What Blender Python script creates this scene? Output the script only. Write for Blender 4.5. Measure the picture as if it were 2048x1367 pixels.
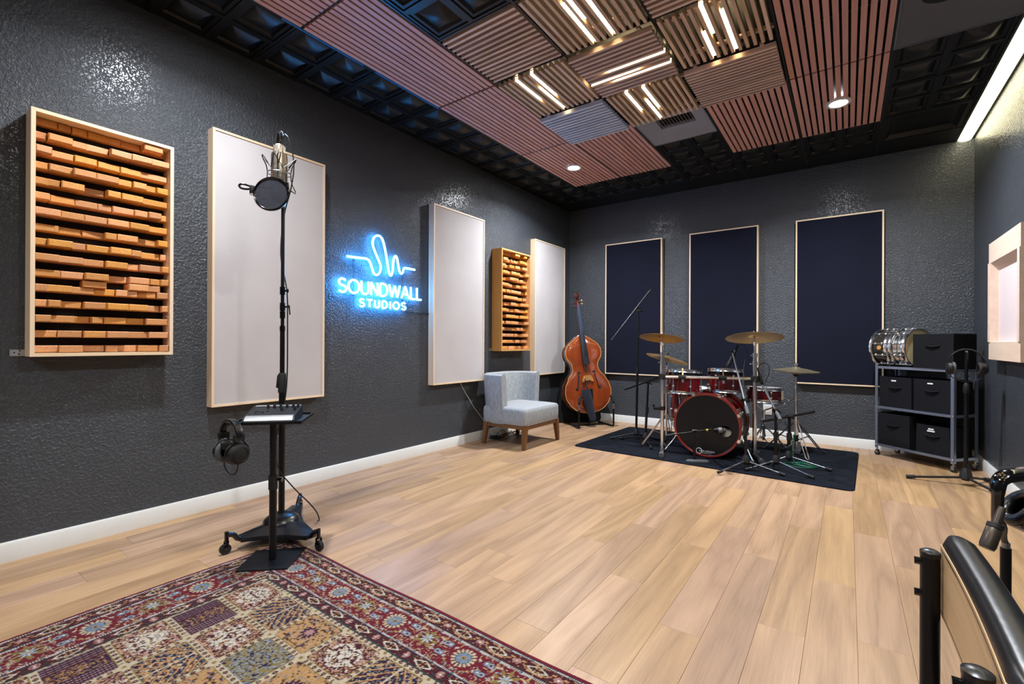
import bpy, bmesh, math, random
import numpy as np
from mathutils import Matrix, Vector

for o in list(bpy.data.objects):
    bpy.data.objects.remove(o)
scene = bpy.context.scene
COL = scene.collection
R = math.radians
rnd = random.Random(7)

# ------------------------------------------------------------------ camera
CAM = (3.3545, 0.0, 1.09)
FPX, YAW, PITCH, ROLL = 929.38, 0.6257, 0.0012, 0.0045


def cam_vec(x, y, z):
    c, s = math.cos(ROLL), math.sin(ROLL)
    x, z = c * x - s * z, s * x + c * z
    c, s = math.cos(PITCH), math.sin(PITCH)
    y, z = c * y - s * z, s * y + c * z
    c, s = math.cos(YAW), math.sin(YAW)
    return Vector((c * x - s * y, s * x + c * y, z))


cam_data = bpy.data.cameras.new('camera')
cam_data.sensor_width = 36.0
cam_data.sensor_fit = 'HORIZONTAL'
cam_data.lens = FPX * 36.0 / 2048.0
cam_data.clip_start = 0.02
cam_data.clip_end = 60
camera = bpy.data.objects.new('camera', cam_data)
COL.objects.link(camera)
m = Matrix.Identity(4)
for i, v in enumerate((cam_vec(1, 0, 0), cam_vec(0, 0, 1), -cam_vec(0, 1, 0))):
    for j in range(3):
        m[j][i] = v[j]
for j in range(3):
    m[j][3] = CAM[j]
camera.matrix_world = m
scene.camera = camera

# ------------------------------------------------------------------ world, exposure, light levels
world = bpy.data.worlds.new('world')
scene.world = world
world.use_nodes = True
world.node_tree.nodes['Background'].inputs[0].default_value = (0.5, 0.52, 0.55, 1)
world.node_tree.nodes['Background'].inputs[1].default_value = 0.0
scene.view_settings.view_transform = 'Standard'
scene.view_settings.look = 'None'
scene.view_settings.exposure = 0.10
scene.view_settings.gamma = 1.0
scene.view_settings.use_curve_mapping = False
scene.cycles.use_denoising = True
scene.cycles.max_bounces = 6
scene.cycles.diffuse_bounces = 3
scene.cycles.glossy_bounces = 2
scene.cycles.adaptive_threshold = 0.05
scene.cycles.adaptive_min_samples = 16
scene.cycles.caustics_reflective = False
scene.cycles.caustics_refractive = False
scene.cycles.sample_clamp_indirect = 4.0

DOWNLIGHT_W = (62.0, 31.0, 28.0)   # recessed downlights: far pair, near pair, added fill pair behind the camera
DOWNLIGHT_COLOR = (0.90, 0.945, 1.0)
LED_STRENGTH = 36.0         # warm tubes in the hanging slat panels
LED_COLOR = (1.0, 0.80, 0.44)
COVE_STRENGTH = 8.5
COVE_COLOR = (1.0, 0.91, 0.58)
NEON_STRENGTH = 56.0
NEON_COLOR = (0.045, 0.36, 1.0)

# ------------------------------------------------------------------ room size
RX, RY, RH = 4.3165, 6.0936, 3.035     # right wall x, back wall y, ceiling height
YB = -3.2                              # wall behind the camera


def lin(c):
    """'#rrggbb' or (r,g,b) 0-255 in sRGB to linear."""
    if isinstance(c, str):
        c = tuple(int(c[i:i + 2], 16) for i in (1, 3, 5))
    return tuple(((v / 255.0) / 12.92 if v <= 10 else (((v / 255.0) + 0.055) / 1.055) ** 2.4) for v in c)


# ------------------------------------------------------------------ materials
class NT:
    def __init__(self, name):
        self.m = bpy.data.materials.new(name)
        self.m.use_nodes = True
        self.t = self.m.node_tree
        self.n = self.t.nodes
        self.b = self.n['Principled BSDF']

    def node(self, kind, **kw):
        nd = self.n.new(kind)
        for k, v in kw.items():
            setattr(nd, k, v)
        return nd

    def link(self, a, b):
        self.t.links.new(a, b)

    def math(self, op, a, b=None, c=None):
        nd = self.n.new('ShaderNodeMath')
        nd.operation = op
        for i, v in enumerate((a, b, c)):
            if v is None:
                continue
            if isinstance(v, (int, float)):
                nd.inputs[i].default_value = v
            else:
                self.link(v, nd.inputs[i])
        return nd.outputs[0]

    def coords(self, kind='Object', scale=(1, 1, 1), rand=0.0):
        tc = self.n.new('ShaderNodeTexCoord')
        mp = self.n.new('ShaderNodeMapping')
        mp.inputs['Scale'].default_value = scale
        src = tc.outputs[kind]
        if rand:
            oi = self.n.new('ShaderNodeObjectInfo')
            cb = self.n.new('ShaderNodeCombineXYZ')
            for i, k in enumerate((rand, rand * 0.71, rand * 1.37)):
                self.link(self.math('MULTIPLY', oi.outputs['Random'], k), cb.inputs[i])
            va = self.n.new('ShaderNodeVectorMath')
            self.link(src, va.inputs[0])
            self.link(cb.outputs[0], va.inputs[1])
            src = va.outputs[0]
        self.link(src, mp.inputs['Vector'])
        return mp.outputs[0]

    def noise(self, vec, scale, detail=2.0, rough=0.5, dist=0.0):
        nd = self.n.new('ShaderNodeTexNoise')
        nd.inputs['Scale'].default_value = scale
        nd.inputs['Detail'].default_value = detail
        nd.inputs['Roughness'].default_value = rough
        nd.inputs['Distortion'].default_value = dist
        self.link(vec, nd.inputs['Vector'])
        return nd.outputs['Fac']

    def ramp(self, fac, stops):
        nd = self.n.new('ShaderNodeValToRGB')
        e = nd.color_ramp.elements
        while len(e) < len(stops):
            e.new(0.5)
        for el, (p, c) in zip(e, stops):
            el.position = p
            el.color = tuple(c) + (1,) if len(c) == 3 else c
        self.link(fac, nd.inputs[0])
        return nd.outputs[0]

    def mix(self, fac, a, b, mode='MIX'):
        nd = self.n.new('ShaderNodeMix')
        nd.data_type = 'RGBA'
        nd.blend_type = mode
        for i, v in ((0, fac), (6, a), (7, b)):
            if isinstance(v, (int, float)):
                nd.inputs[i].default_value = v
            elif isinstance(v, tuple):
                nd.inputs[i].default_value = v + (1,) if len(v) == 3 else v
            else:
                self.link(v, nd.inputs[i])
        return nd.outputs[2]

    def bump(self, h, strength=0.3, dist=0.002):
        nd = self.n.new('ShaderNodeBump')
        nd.inputs['Strength'].default_value = strength
        nd.inputs['Distance'].default_value = dist
        self.link(h, nd.inputs['Height'])
        self.link(nd.outputs[0], self.b.inputs['Normal'])

    def set(self, **kw):
        for k, v in kw.items():
            s = self.b.inputs[k.replace('_', ' ')]
            if isinstance(v, (int, float)):
                s.default_value = v
            elif isinstance(v, tuple):
                s.default_value = v + (1,) if len(v) == 3 else v
            else:
                self.link(v, s)


def plain(name, color, rough=0.5, metal=0.0, var=0.06, nscale=40.0, bump=0.0, bscale=200.0, coat=0.0, spec=None):
    """a painted, moulded or metal surface with slight unevenness."""
    t = NT(name)
    c = lin(color)
    vec = t.coords()
    f = t.noise(vec, nscale, 3)
    lo = tuple(max(0, x * (1 - var)) for x in c)
    hi = tuple(min(1, x * (1 + var)) for x in c)
    t.set(Base_Color=t.mix(f, lo, hi), Metallic=metal)
    t.set(Roughness=t.math('MULTIPLY_ADD', f, 0.16 * rough, rough * 0.92))
    if bump:
        t.bump(t.noise(vec, bscale, 2), bump, 0.002)
    if coat:
        t.set(Coat_Weight=coat, Coat_Roughness=0.08)
    if spec is not None:
        t.b.inputs['Specular IOR Level'].default_value = spec
    return t.m


def glow(name, color, strength):
    t = NT(name)
    t.set(Base_Color=(0.9, 0.9, 0.9), Emission_Color=tuple(color), Emission_Strength=strength, Roughness=0.4)
    return t.m


def wood(name, dark, light, axis=1, ring=9.0, stretch=0.09, rough=0.42, vary=0.30, contrast=1.0, bump=0.12, fine=160.0, rand=31.0):
    """grain running along the local axis; each object gets its own cut and tone."""
    t = NT(name)
    sc = [1.0, 1.0, 1.0]
    sc[axis] = stretch
    vec = t.coords('Object', tuple(sc), rand)
    warp = t.noise(vec, ring * 0.55, 3, 0.55, 0.4)
    band = t.math('FRACT', t.math('MULTIPLY', warp, ring * 1.1))
    tri = t.math('ABSOLUTE', t.math('MULTIPLY_ADD', band, 2.0, -1.0))
    sf = list(sc)
    sf[axis] = stretch * 0.35
    fine_v = t.coords('Object', tuple(sf), rand)
    fn = t.noise(fine_v, fine, 3, 0.6)
    g = t.math('MULTIPLY_ADD', tri, 0.55 * contrast, t.math('MULTIPLY', fn, 0.55))
    base = t.ramp(g, [(0.12, lin(light)), (0.62, tuple(0.5 * (a + b) for a, b in zip(lin(light), lin(dark)))), (0.98, lin(dark))])
    oi = t.n.new('ShaderNodeObjectInfo')
    hsv = t.n.new('ShaderNodeHueSaturation')
    t.link(t.math('MULTIPLY_ADD', oi.outputs['Random'], vary, 1.0 - vary * 0.5), hsv.inputs['Value'])
    r2 = t.math('FRACT', t.math('MULTIPLY', oi.outputs['Random'], 7.31))
    t.link(t.math('MULTIPLY_ADD', r2, 0.012, 0.494), hsv.inputs['Hue'])
    t.link(t.math('MULTIPLY_ADD', r2, 0.16, 0.92), hsv.inputs['Saturation'])
    t.link(base, hsv.inputs['Color'])
    t.set(Base_Color=hsv.outputs[0], Roughness=t.math('MULTIPLY_ADD', g, 0.15, rough))
    t.bump(g, bump, 0.0015)
    return t.m


def fabric(name, c0, c1, scale=900.0, rough=0.9, streak=None, sheen=0.15):
    t = NT(name)
    vec = t.coords()
    n1 = t.noise(vec, scale, 2)
    if streak:
        v2 = t.coords('Object', streak)
        n2 = t.noise(v2, 1.0, 3, 0.65)
        f = t.math('MULTIPLY_ADD', n1, 0.35, t.math('MULTIPLY_ADD', n2, 1.3, -0.32))
    else:
        n2 = t.noise(vec, 3.0, 3)
        f = t.math('MULTIPLY_ADD', n1, 0.6, t.math('MULTIPLY', n2, 0.45))
    t.set(Base_Color=t.ramp(f, [(0.3, lin(c0)), (0.72, lin(c1))]), Roughness=rough, Sheen_Weight=sheen)
    t.b.inputs['Specular IOR Level'].default_value = 0.2
    t.bump(n1, 0.25, 0.001)
    return t.m


def wall_paint():
    t = NT('charcoal_wall_paint')
    vec = t.coords()
    peel = t.noise(vec, 62.0, 3.0, 0.6)
    soft = t.noise(vec, 1.3, 3)
    h = t.ramp(peel, [(0.42, (0, 0, 0)), (0.60, (1, 1, 1))])
    t.set(Base_Color=t.mix(soft, lin('#3c4046'), lin('#45494f')), Roughness=0.25)
    t.b.inputs['Specular IOR Level'].default_value = 0.45
    t.bump(h, 0.62, 0.0042)
    return t.m


M = {}
M['wall'] = wall_paint()
M['base_white'] = plain('white_baseboard_paint', '#d9d9d6', 0.4, var=0.03)
M['plank'] = wood('oak_plank', '#806247', '#ba9775', axis=1, ring=6.0, stretch=0.10, rough=0.36, vary=0.25, contrast=0.78, bump=0.05, fine=150)
M['underlay'] = plain('floor_underlay', '#5c4230', 0.9)
M['ceil_black'] = plain('black_ceiling_paint', '#0b0b0c', 0.6)
M['tbar'] = plain('black_ceiling_bar', '#131415', 0.35)
M['coffer'] = plain('black_moulded_plastic', '#101010', 0.4, var=0.1, spec=0.35)
M['red_slat'] = wood('red_stained_slat', '#a26e62', '#daaa9d', axis=1, ring=6, stretch=0.08, rough=0.38, vary=0.12, contrast=0.5, bump=0.05)
M['pine_y'] = wood('pine_slat_lengthwise', '#a27c56', '#e6cbad', axis=1, ring=10, stretch=0.06, vary=0.25, contrast=0.6)
M['pine_x'] = wood('pine_slat_crosswise', '#9a7560', '#e3c8b6', axis=0, ring=10, stretch=0.06, vary=0.25, contrast=0.6)
M['grey_pine_x'] = wood('pale_grey_slat', '#a3a6ac', '#d6dae1', axis=0, ring=10, stretch=0.06, vary=0.15, contrast=0.6)  # slats toned pale grey rather than pine tan
M['maple_z'] = wood('pale_panel_frame_upright', '#d6b48d', '#efd7b8', axis=2, ring=9, stretch=0.05, vary=0.06, contrast=0.4, bump=0.04)
M['maple_y'] = wood('pale_panel_frame_lengthwise', '#d6b48d', '#efd7b8', axis=1, ring=9, stretch=0.05, vary=0.06, contrast=0.4, bump=0.04)
M['maple_x'] = wood('pale_panel_frame_crosswise', '#d6b48d', '#efd7b8', axis=0, ring=9, stretch=0.05, vary=0.06, contrast=0.4, bump=0.04)
M['oakframe_z'] = wood('honey_frame_upright', '#a8763e', '#cf9d60', axis=2, ring=9, stretch=0.05, vary=0.06, contrast=0.4, bump=0.04)
M['oakframe_y'] = wood('honey_frame_lengthwise', '#a8763e', '#cf9d60', axis=1, ring=9, stretch=0.05, vary=0.06, contrast=0.4, bump=0.04)
M['block'] = wood('fir_offcut', '#a9642d', '#e2a464', axis=0, ring=26, stretch=0.35, vary=0.34, contrast=0.75, bump=0.06, rough=0.5)
M['white_cloth'] = fabric('off_white_acoustic_cloth', '#b3adae', '#c4c0c1', 700)
M['navy_cloth'] = fabric('navy_acoustic_cloth', '#0a0c19', '#12162a', 800, sheen=0.05)
M['black'] = plain('black_powder_coat', '#0d0d10', 0.36, spec=0.3)
M['black_matte'] = plain('black_matte_plastic', '#0e0e10', 0.6)
M['black_gloss'] = plain('black_gloss_plastic', '#08080a', 0.12, coat=0.4)
M['black_blue'] = plain('black_satin_metal', '#101318', 0.3, spec=0.5)
M['vinyl'] = plain('black_vinyl', '#0b0b0d', 0.3, bump=0.12, bscale=70)
M['rubber'] = plain('black_rubber', '#17171a', 0.75)
M['grey_rubber'] = plain('grey_rubber', '#4a4d52', 0.7)
M['chrome'] = plain('polished_chrome', '#e6e7ea', 0.2, metal=1.0, var=0.03)
M['gunmetal'] = plain('dark_grey_metal', '#6a6d73', 0.33, metal=0.8)
M['steel'] = plain('brushed_steel', '#a9acb2', 0.3, metal=1.0, var=0.08)
M['grey_metal'] = plain('grey_enamel_metal', '#8c95a8', 0.32, metal=0.7)
M['nickel'] = plain('satin_nickel', '#b3aa9c', 0.34, metal=1.0)
M['brass'] = plain('cymbal_bronze', '#bd9760', 0.34, metal=0.9, var=0.12, nscale=9)
M['pale_brass'] = plain('hihat_bronze', '#b7aa8a', 0.34, metal=0.9, var=0.12, nscale=9)
M['zinc'] = plain('galvanised_steel', '#c2c5ca', 0.38, metal=0.9, var=0.2, nscale=150)
M['cherry_lacquer'] = plain('cherry_red_lacquer', '#5e0b0e', 0.16, var=0.35, nscale=14, coat=1.0)
M['hoop_red'] = plain('red_wood_hoop', '#761514', 0.2, var=0.2, nscale=20, coat=0.5)
M['black_head'] = plain('black_drum_head', '#080b13', 0.36, spec=0.35)
M['white_head'] = plain('coated_white_head', '#d9d6cf', 0.6)
M['cream_head'] = plain('cream_drum_head', '#d6c8a0', 0.55)
M['bass_top'] = wood('amber_varnished_spruce', '#4a1807', '#8f3d10', axis=2, ring=5, stretch=0.05, rough=0.1, vary=0.0, contrast=0.5, bump=0.02, rand=0.0)
M['bass_rib'] = wood('brown_varnished_maple', '#3c1a0e', '#6e3417', axis=0, ring=14, stretch=0.5, rough=0.2, vary=0.0, contrast=0.6, bump=0.02, rand=0.0)
M['bass_dark'] = plain('dark_red_varnish', '#3d130d', 0.22, var=0.3, nscale=20)
for _n in ('bass_top', 'bass_rib'):
    _b = M[_n].node_tree.nodes['Principled BSDF']
    _b.inputs['Coat Weight'].default_value = 0.8
    _b.inputs['Coat Roughness'].default_value = 0.06
M['bass_edge'] = plain('golden_edge_binding', '#c98b4a', 0.2)
M['ebony'] = plain('ebony', '#19191d', 0.22)
M['bridge_wood'] = wood('maple_bridge', '#8a5a2a', '#c08a4c', axis=0, ring=12, stretch=0.3, vary=0.0, rand=0.0)
M['quiver'] = fabric('dark_navy_canvas', '#15171f', '#242838', 500)
M['black_cloth'] = fabric('black_nylon', '#060608', '#0f0f12', 300, rough=0.7, sheen=0.0)
M['bin_cloth'] = fabric('black_nonwoven_fabric', '#0b0c10', '#15161c', 600, rough=0.85, sheen=0.0)
M['chair_cloth'] = fabric('grey_striated_upholstery', '#7d8286', '#aaadaf', 900, streak=(190.0, 190.0, 14.0), sheen=0.1)
M['walnut'] = wood('walnut_leg', '#4a2c14', '#7a5230', axis=2, ring=14, stretch=0.1, vary=0.08, contrast=0.5)
M['plywood'] = wood('tan_plywood', '#a37d4e', '#c9a877', axis=1, ring=8, stretch=0.1, vary=0.0, contrast=0.4, rand=0.0)
M['box_maple'] = wood('raw_pale_maple', '#cdb09a', '#e6cfbd', axis=1, ring=7, stretch=0.1, vary=0.08, contrast=0.5)
M['box_inner'] = plain('pale_pink_felt', '#d3c4c4', 0.9)
M['vent'] = plain('grey_vent_enamel', '#8f939a', 0.45)
M['dark'] = plain('dark_void', '#050506', 0.8)
M['cable'] = plain('black_cable_jacket', '#0f0f11', 0.5)
M['white_cable'] = plain('white_cable_jacket', '#c9c9c9', 0.5)
M['green_cable'] = plain('green_cable_jacket', '#0d7a52', 0.45)
M['white_plastic'] = plain('white_plastic', '#d6d6d4', 0.4)
M['yellow'] = plain('yellow_tape', '#c6c21f', 0.5)
M['blue_enamel'] = plain('blue_anodised', '#2b76b5', 0.3, metal=0.3)
M['silver'] = plain('silver_painted_plastic', '#96989b', 0.4, metal=0.6)
M['charcoal'] = plain('charcoal_plastic', '#191a1d', 0.5, spec=0.3)
M['mic_brown'] = plain('dark_bronze_enamel', '#4a4139', 0.38, metal=0.6)
M['mesh_grille'] = plain('steel_mesh', '#8f8f90', 0.35, metal=0.9, bump=0.8, bscale=900)
M['paper'] = plain('white_paper_label', '#dedede', 0.7)
M['snare_black'] = plain('black_snare_wrap', '#2a2724', 0.2, var=0.3, nscale=60, coat=0.5)
M['lens_glow'] = glow('lit_downlight_lens', (0.95, 0.97, 1.0), 380.0)
M['led_glow'] = glow('lit_warm_tube', LED_COLOR, LED_STRENGTH)
M['cove_glow'] = glow('lit_cove_diffuser', COVE_COLOR, COVE_STRENGTH)
M['neon_glow'] = glow('lit_blue_neon', NEON_COLOR, NEON_STRENGTH)


def clear_acrylic():
    t = NT('clear_acrylic')
    t.set(Base_Color=(0.9, 0.95, 1.0), Roughness=0.05, Transmission_Weight=1.0, IOR=1.3)
    return t.m


def net(name, color, alpha=0.55):
    t = NT(name)
    vec = t.coords()
    t.set(Base_Color=lin(color), Roughness=0.7, Alpha=t.math('MULTIPLY_ADD', t.noise(vec, 60, 2), 0.2, alpha))
    return t.m


def perforated():
    t = NT('perforated_grey_metal')
    vec = t.coords('Object', (1, 1, 1))
    v = t.n.new('ShaderNodeTexVoronoi')
    v.inputs['Scale'].default_value = 110.0
    v.inputs['Randomness'].default_value = 0.0
    t.link(vec, v.inputs['Vector'])
    t.set(Base_Color=t.ramp(v.outputs['Distance'], [(0.28, lin('#1c1d20')), (0.36, lin('#70737a'))]), Roughness=0.4, Metallic=0.3)
    return t.m


M['acrylic'] = clear_acrylic()
M['pop_net'] = net('black_pop_net', '#0a0f22', 0.76)
M['perf'] = perforated()

# ------------------------------------------------------------------ mesh helpers
def vec3(a):
    return Vector((float(a[0]), float(a[1]), float(a[2])))


def basis(d):
    d = d.normalized()
    up = Vector((0, 0, 1)) if abs(d.z) < 0.92 else Vector((1, 0, 0))
    a = d.cross(up).normalized()
    return a, a.cross(d).normalized()


BASE = {}


class MB:
    """collects shapes given in world space (optionally through a transform) into one mesh."""

    def __init__(self, xf=None):
        self.v, self.f, self.s = [], [], []
        self.xf = xf

    def add(self, vs, fs, smooth=False):
        k = len(self.v)
        for p in vs:
            p = vec3(p)
            self.v.append(self.xf @ p if self.xf else p)
        for f in fs:
            self.f.append(tuple(i + k for i in f))
            self.s.append(smooth)
        return self

    def box(self, x0, x1, y0, y1, z0, z1):
        vs = [(x, y, z) for z in (z0, z1) for y in (y0, y1) for x in (x0, x1)]
        return self.add(vs, [(0, 2, 3, 1), (4, 5, 7, 6), (0, 1, 5, 4), (2, 6, 7, 3), (0, 4, 6, 2), (1, 3, 7, 5)])

    def rbox(self, x0, x1, y0, y1, z0, z1, r=0.01, seg=2, smooth=True):
        bm = bmesh.new()
        bmesh.ops.create_cube(bm, size=1.0)
        for v in bm.verts:
            v.co = Vector(((x0 + x1) / 2 + v.co.x * (x1 - x0), (y0 + y1) / 2 + v.co.y * (y1 - y0), (z0 + z1) / 2 + v.co.z * (z1 - z0)))
        r = min(r, 0.49 * min(x1 - x0, y1 - y0, z1 - z0))
        bmesh.ops.bevel(bm, geom=list(bm.edges), offset=r, segments=seg, profile=0.5, affect='EDGES')
        bm.verts.index_update()
        self.add([v.co.copy() for v in bm.verts], [tuple(v.index for v in f.verts) for f in bm.faces], smooth)
        bm.free()
        return self

    def beam(self, p0, p1, w, h, side=None):
        """rectangular bar between two points."""
        p0, p1 = vec3(p0), vec3(p1)
        d = (p1 - p0).normalized()
        a, b = basis(d)
        if side is not None:
            a = vec3(side).normalized()
            b = a.cross(d).normalized()
        vs = []
        for p in (p0, p1):
            for s, t in ((-1, -1), (1, -1), (1, 1), (-1, 1)):
                vs.append(p + a * (s * w / 2) + b * (t * h / 2))
        return self.add(vs, [(0, 3, 2, 1), (4, 5, 6, 7), (0, 1, 5, 4), (1, 2, 6, 5), (2, 3, 7, 6), (3, 0, 4, 7)])

    def cyl(self, p0, p1, r0, r1=None, n=16, cap=True):
        r1 = r0 if r1 is None else r1
        p0, p1 = vec3(p0), vec3(p1)
        a, b = basis(p1 - p0)
        vs = []
        for p, r in ((p0, r0), (p1, r1)):
            for i in range(n):
                t = 2 * math.pi * i / n
                vs.append(p + a * (math.cos(t) * r) + b * (math.sin(t) * r))
        self.add(vs, [(i, (i + 1) % n, n + (i + 1) % n, n + i) for i in range(n)], True)
        if cap:
            self.add(vs[:n], [tuple(reversed(range(n)))])
            self.add(vs[n:], [tuple(range(n))])
        return self

    def tube(self, pts, r, n=8, closed=False, smooth_path=0):
        pts = [vec3(p) for p in pts]
        for _ in range(smooth_path):
            q = []
            m_ = len(pts)
            rng = range(m_ if closed else m_ - 1)
            if not closed:
                q.append(pts[0])
            for i in rng:
                a, b = pts[i], pts[(i + 1) % m_]
                q += [a * 0.75 + b * 0.25, a * 0.25 + b * 0.75]
            if not closed:
                q.append(pts[-1])
            pts = q
        m_ = len(pts)
        vs, up = [], None
        for i, p in enumerate(pts):
            a = pts[i - 1] if (i > 0 or closed) else p
            b = pts[(i + 1) % m_] if (i < m_ - 1 or closed) else p
            d = (b - a)
            d = d.normalized() if d.length > 1e-9 else Vector((0, 0, 1))
            if up is None:
                up = basis(d)[0]
            up = up - d * up.dot(d)
            up = up.normalized() if up.length > 1e-6 else basis(d)[0]
            w = d.cross(up)
            rr = r[min(i, len(r) - 1)] if isinstance(r, (list, tuple)) else r
            for k in range(n):
                t = 2 * math.pi * k / n
                vs.append(p + up * (math.cos(t) * rr) + w * (math.sin(t) * rr))
        fs = []
        for i in range(m_ if closed else m_ - 1):
            j = (i + 1) % m_
            for k in range(n):
                fs.append((i * n + k, i * n + (k + 1) % n, j * n + (k + 1) % n, j * n + k))
        self.add(vs, fs, True)
        if not closed:
            self.add(vs[:n], [tuple(reversed(range(n)))])
            self.add(vs[-n:], [tuple(range(n))])
        return self

    def lathe(self, prof, c, axis=(0, 0, 1), n=24, close=False):
        """profile of (radius, height along axis) pairs."""
        c, ax = vec3(c), vec3(axis).normalized()
        a, b = basis(ax)
        vs, fs = [], []
        for r, h in prof:
            for i in range(n):
                t = 2 * math.pi * i / n
                vs.append(c + ax * h + a * (math.cos(t) * r) + b * (math.sin(t) * r))
        m_ = len(prof)
        for j in range(m_ if close else m_ - 1):
            k = (j + 1) % m_
            for i in range(n):
                fs.append((j * n + i, j * n + (i + 1) % n, k * n + (i + 1) % n, k * n + i))
        return self.add(vs, fs, True)

    def disc(self, c, r, axis=(0, 0, 1), n=24):
        c, ax = vec3(c), vec3(axis).normalized()
        a, b = basis(ax)
        vs = [c + a * (math.cos(2 * math.pi * i / n) * r) + b * (math.sin(2 * math.pi * i / n) * r) for i in range(n)]
        return self.add(vs, [tuple(range(n))])

    def torus(self, c, R_, r, axis=(0, 0, 1), n=32, k=8):
        c, ax = vec3(c), vec3(axis).normalized()
        a, b = basis(ax)
        return self.tube([c + a * (math.cos(2 * math.pi * i / n) * R_) + b * (math.sin(2 * math.pi * i / n) * R_) for i in range(n)], r, k, True)

    def ball(self, c, r, n=14):
        c = vec3(c)
        rx, ry, rz = (r, r, r) if isinstance(r, (int, float)) else r
        m_ = max(6, n // 2 + 1)
        vs, fs = [], []
        for j in range(m_ + 1):
            ph = math.pi * j / m_
            for i in range(n):
                t = 2 * math.pi * i / n
                vs.append(c + Vector((rx * math.sin(ph) * math.cos(t), ry * math.sin(ph) * math.sin(t), rz * math.cos(ph))))
        for j in range(m_):
            for i in range(n):
                fs.append((j * n + i, (j + 1) * n + i, (j + 1) * n + (i + 1) % n, j * n + (i + 1) % n))
        return self.add(vs, fs, True)

    def prism(self, poly, lo, hi, plane='xy'):
        """polygon extruded along the third axis."""
        def P(p, h):
            return {'xy': (p[0], p[1], h), 'xz': (p[0], h, p[1]), 'yz': (h, p[0], p[1])}[plane]
        n = len(poly)
        vs = [P(p, lo) for p in poly] + [P(p, hi) for p in poly]
        fs = [tuple(reversed(range(n))), tuple(range(n, 2 * n))] + [(i, (i + 1) % n, n + (i + 1) % n, n + i) for i in range(n)]
        return self.add(vs, fs)

    def mesh(self, name, mat, off=(0, 0, 0)):
        off = vec3(off)
        me = bpy.data.meshes.new(name)
        me.from_pydata([tuple(p - off) for p in self.v], [], self.f)
        me.polygons.foreach_set('use_smooth', self.s)
        me.update()
        bm = bmesh.new()
        bm.from_mesh(me)
        bmesh.ops.remove_doubles(bm, verts=bm.verts, dist=1e-6)
        bmesh.ops.recalc_face_normals(bm, faces=bm.faces)
        bm.to_mesh(me)
        bm.free()
        try:
            me.set_sharp_from_angle(angle=R(38))
        except Exception:
            pass
        me.materials.append(mat)
        return me

    def part(self, name, mat, parent, label=None):
        mat = M[mat] if isinstance(mat, str) else mat
        off = BASE[parent.name]
        o = bpy.data.objects.new(name, self.mesh(name, mat, off))
        COL.objects.link(o)
        o.parent = parent
        BASE[o.name] = off
        if label:
            o['label'] = label
        return o

    def thing(self, name, label, cat, mat, base=None, group=None, kind=None):
        mat = M[mat] if isinstance(mat, str) else mat
        if base is None:
            xs = [p.x for p in self.v]
            ys = [p.y for p in self.v]
            base = ((min(xs) + max(xs)) / 2, (min(ys) + max(ys)) / 2, min(p.z for p in self.v))
        o = bpy.data.objects.new(name, self.mesh(name, mat, base))
        COL.objects.link(o)
        o.location = base
        BASE[o.name] = vec3(base)
        return tag(o, label, cat, group, kind)


def tag(o, label=None, cat=None, group=None, kind=None):
    for k, v in (('label', label), ('category', cat), ('group', group), ('kind', kind)):
        if v:
            o[k] = v
    return o


def thing(name, label, cat, base, group=None):
    o = bpy.data.objects.new(name, None)
    o.empty_display_size = 0.05
    COL.objects.link(o)
    o.location = base
    BASE[o.name] = vec3(base)
    return tag(o, label, cat, group)


def struct(name, mb, mat, base=(0, 0, 0), label=None):
    o = mb.thing(name, label, None, mat, base, None, 'structure')
    return o


def shared(name, me, parent, loc, rz=0.0):
    """another object on the same mesh; loc in world space."""
    o = bpy.data.objects.new(name, me)
    COL.objects.link(o)
    o.parent = parent
    o.location = vec3(loc) - BASE[parent.name]
    o.rotation_euler.z = rz
    BASE[o.name] = vec3(loc)
    return o


def frame_xf(loc, rz=0.0, ry=0.0, rx=0.0):
    return Matrix.Translation(vec3(loc)) @ Matrix.Rotation(rz, 4, 'Z') @ Matrix.Rotation(ry, 4, 'Y') @ Matrix.Rotation(rx, 4, 'X')


def text_mesh(body, size, mat, xf, parent, name, depth=0.0004):
    cu = bpy.data.curves.new(name, 'FONT')
    cu.body = body
    cu.size = size
    cu.extrude = depth
    cu.align_x = 'CENTER'
    tmp = bpy.data.objects.new('text_tmp', cu)
    COL.objects.link(tmp)
    dg = bpy.context.evaluated_depsgraph_get()
    me = bpy.data.meshes.new_from_object(tmp.evaluated_get(dg))
    bpy.data.objects.remove(tmp)
    off = BASE[parent.name]
    me.transform(Matrix.Translation(-off) @ xf)
    me.materials.clear()
    me.materials.append(M[mat])
    o = bpy.data.objects.new(name, me)
    COL.objects.link(o)
    o.parent = parent
    BASE[o.name] = off
    return o


# ------------------------------------------------------------------ room shell
struct('wall_left', MB().box(-0.12, 0, YB - 0.12, RY + 0.12, 0, RH + 0.3), 'wall', (0, 0, 0), 'dark charcoal textured wall with the neon sign')
struct('wall_back', MB().box(0, RX, RY, RY + 0.12, 0, RH + 0.3), 'wall', (0, RY, 0), 'dark charcoal textured wall behind the drums')
struct('wall_right', MB().box(RX, RX + 0.12, YB - 0.12, RY + 0.12, 0, RH + 0.3), 'wall', (RX, 0, 0), 'dark charcoal wall beside the storage cart')
struct('wall_front', MB().box(0, RX, YB - 0.12, YB, 0, RH + 0.3), 'wall', (0, YB, 0), 'dark charcoal wall behind the camera')


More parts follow.
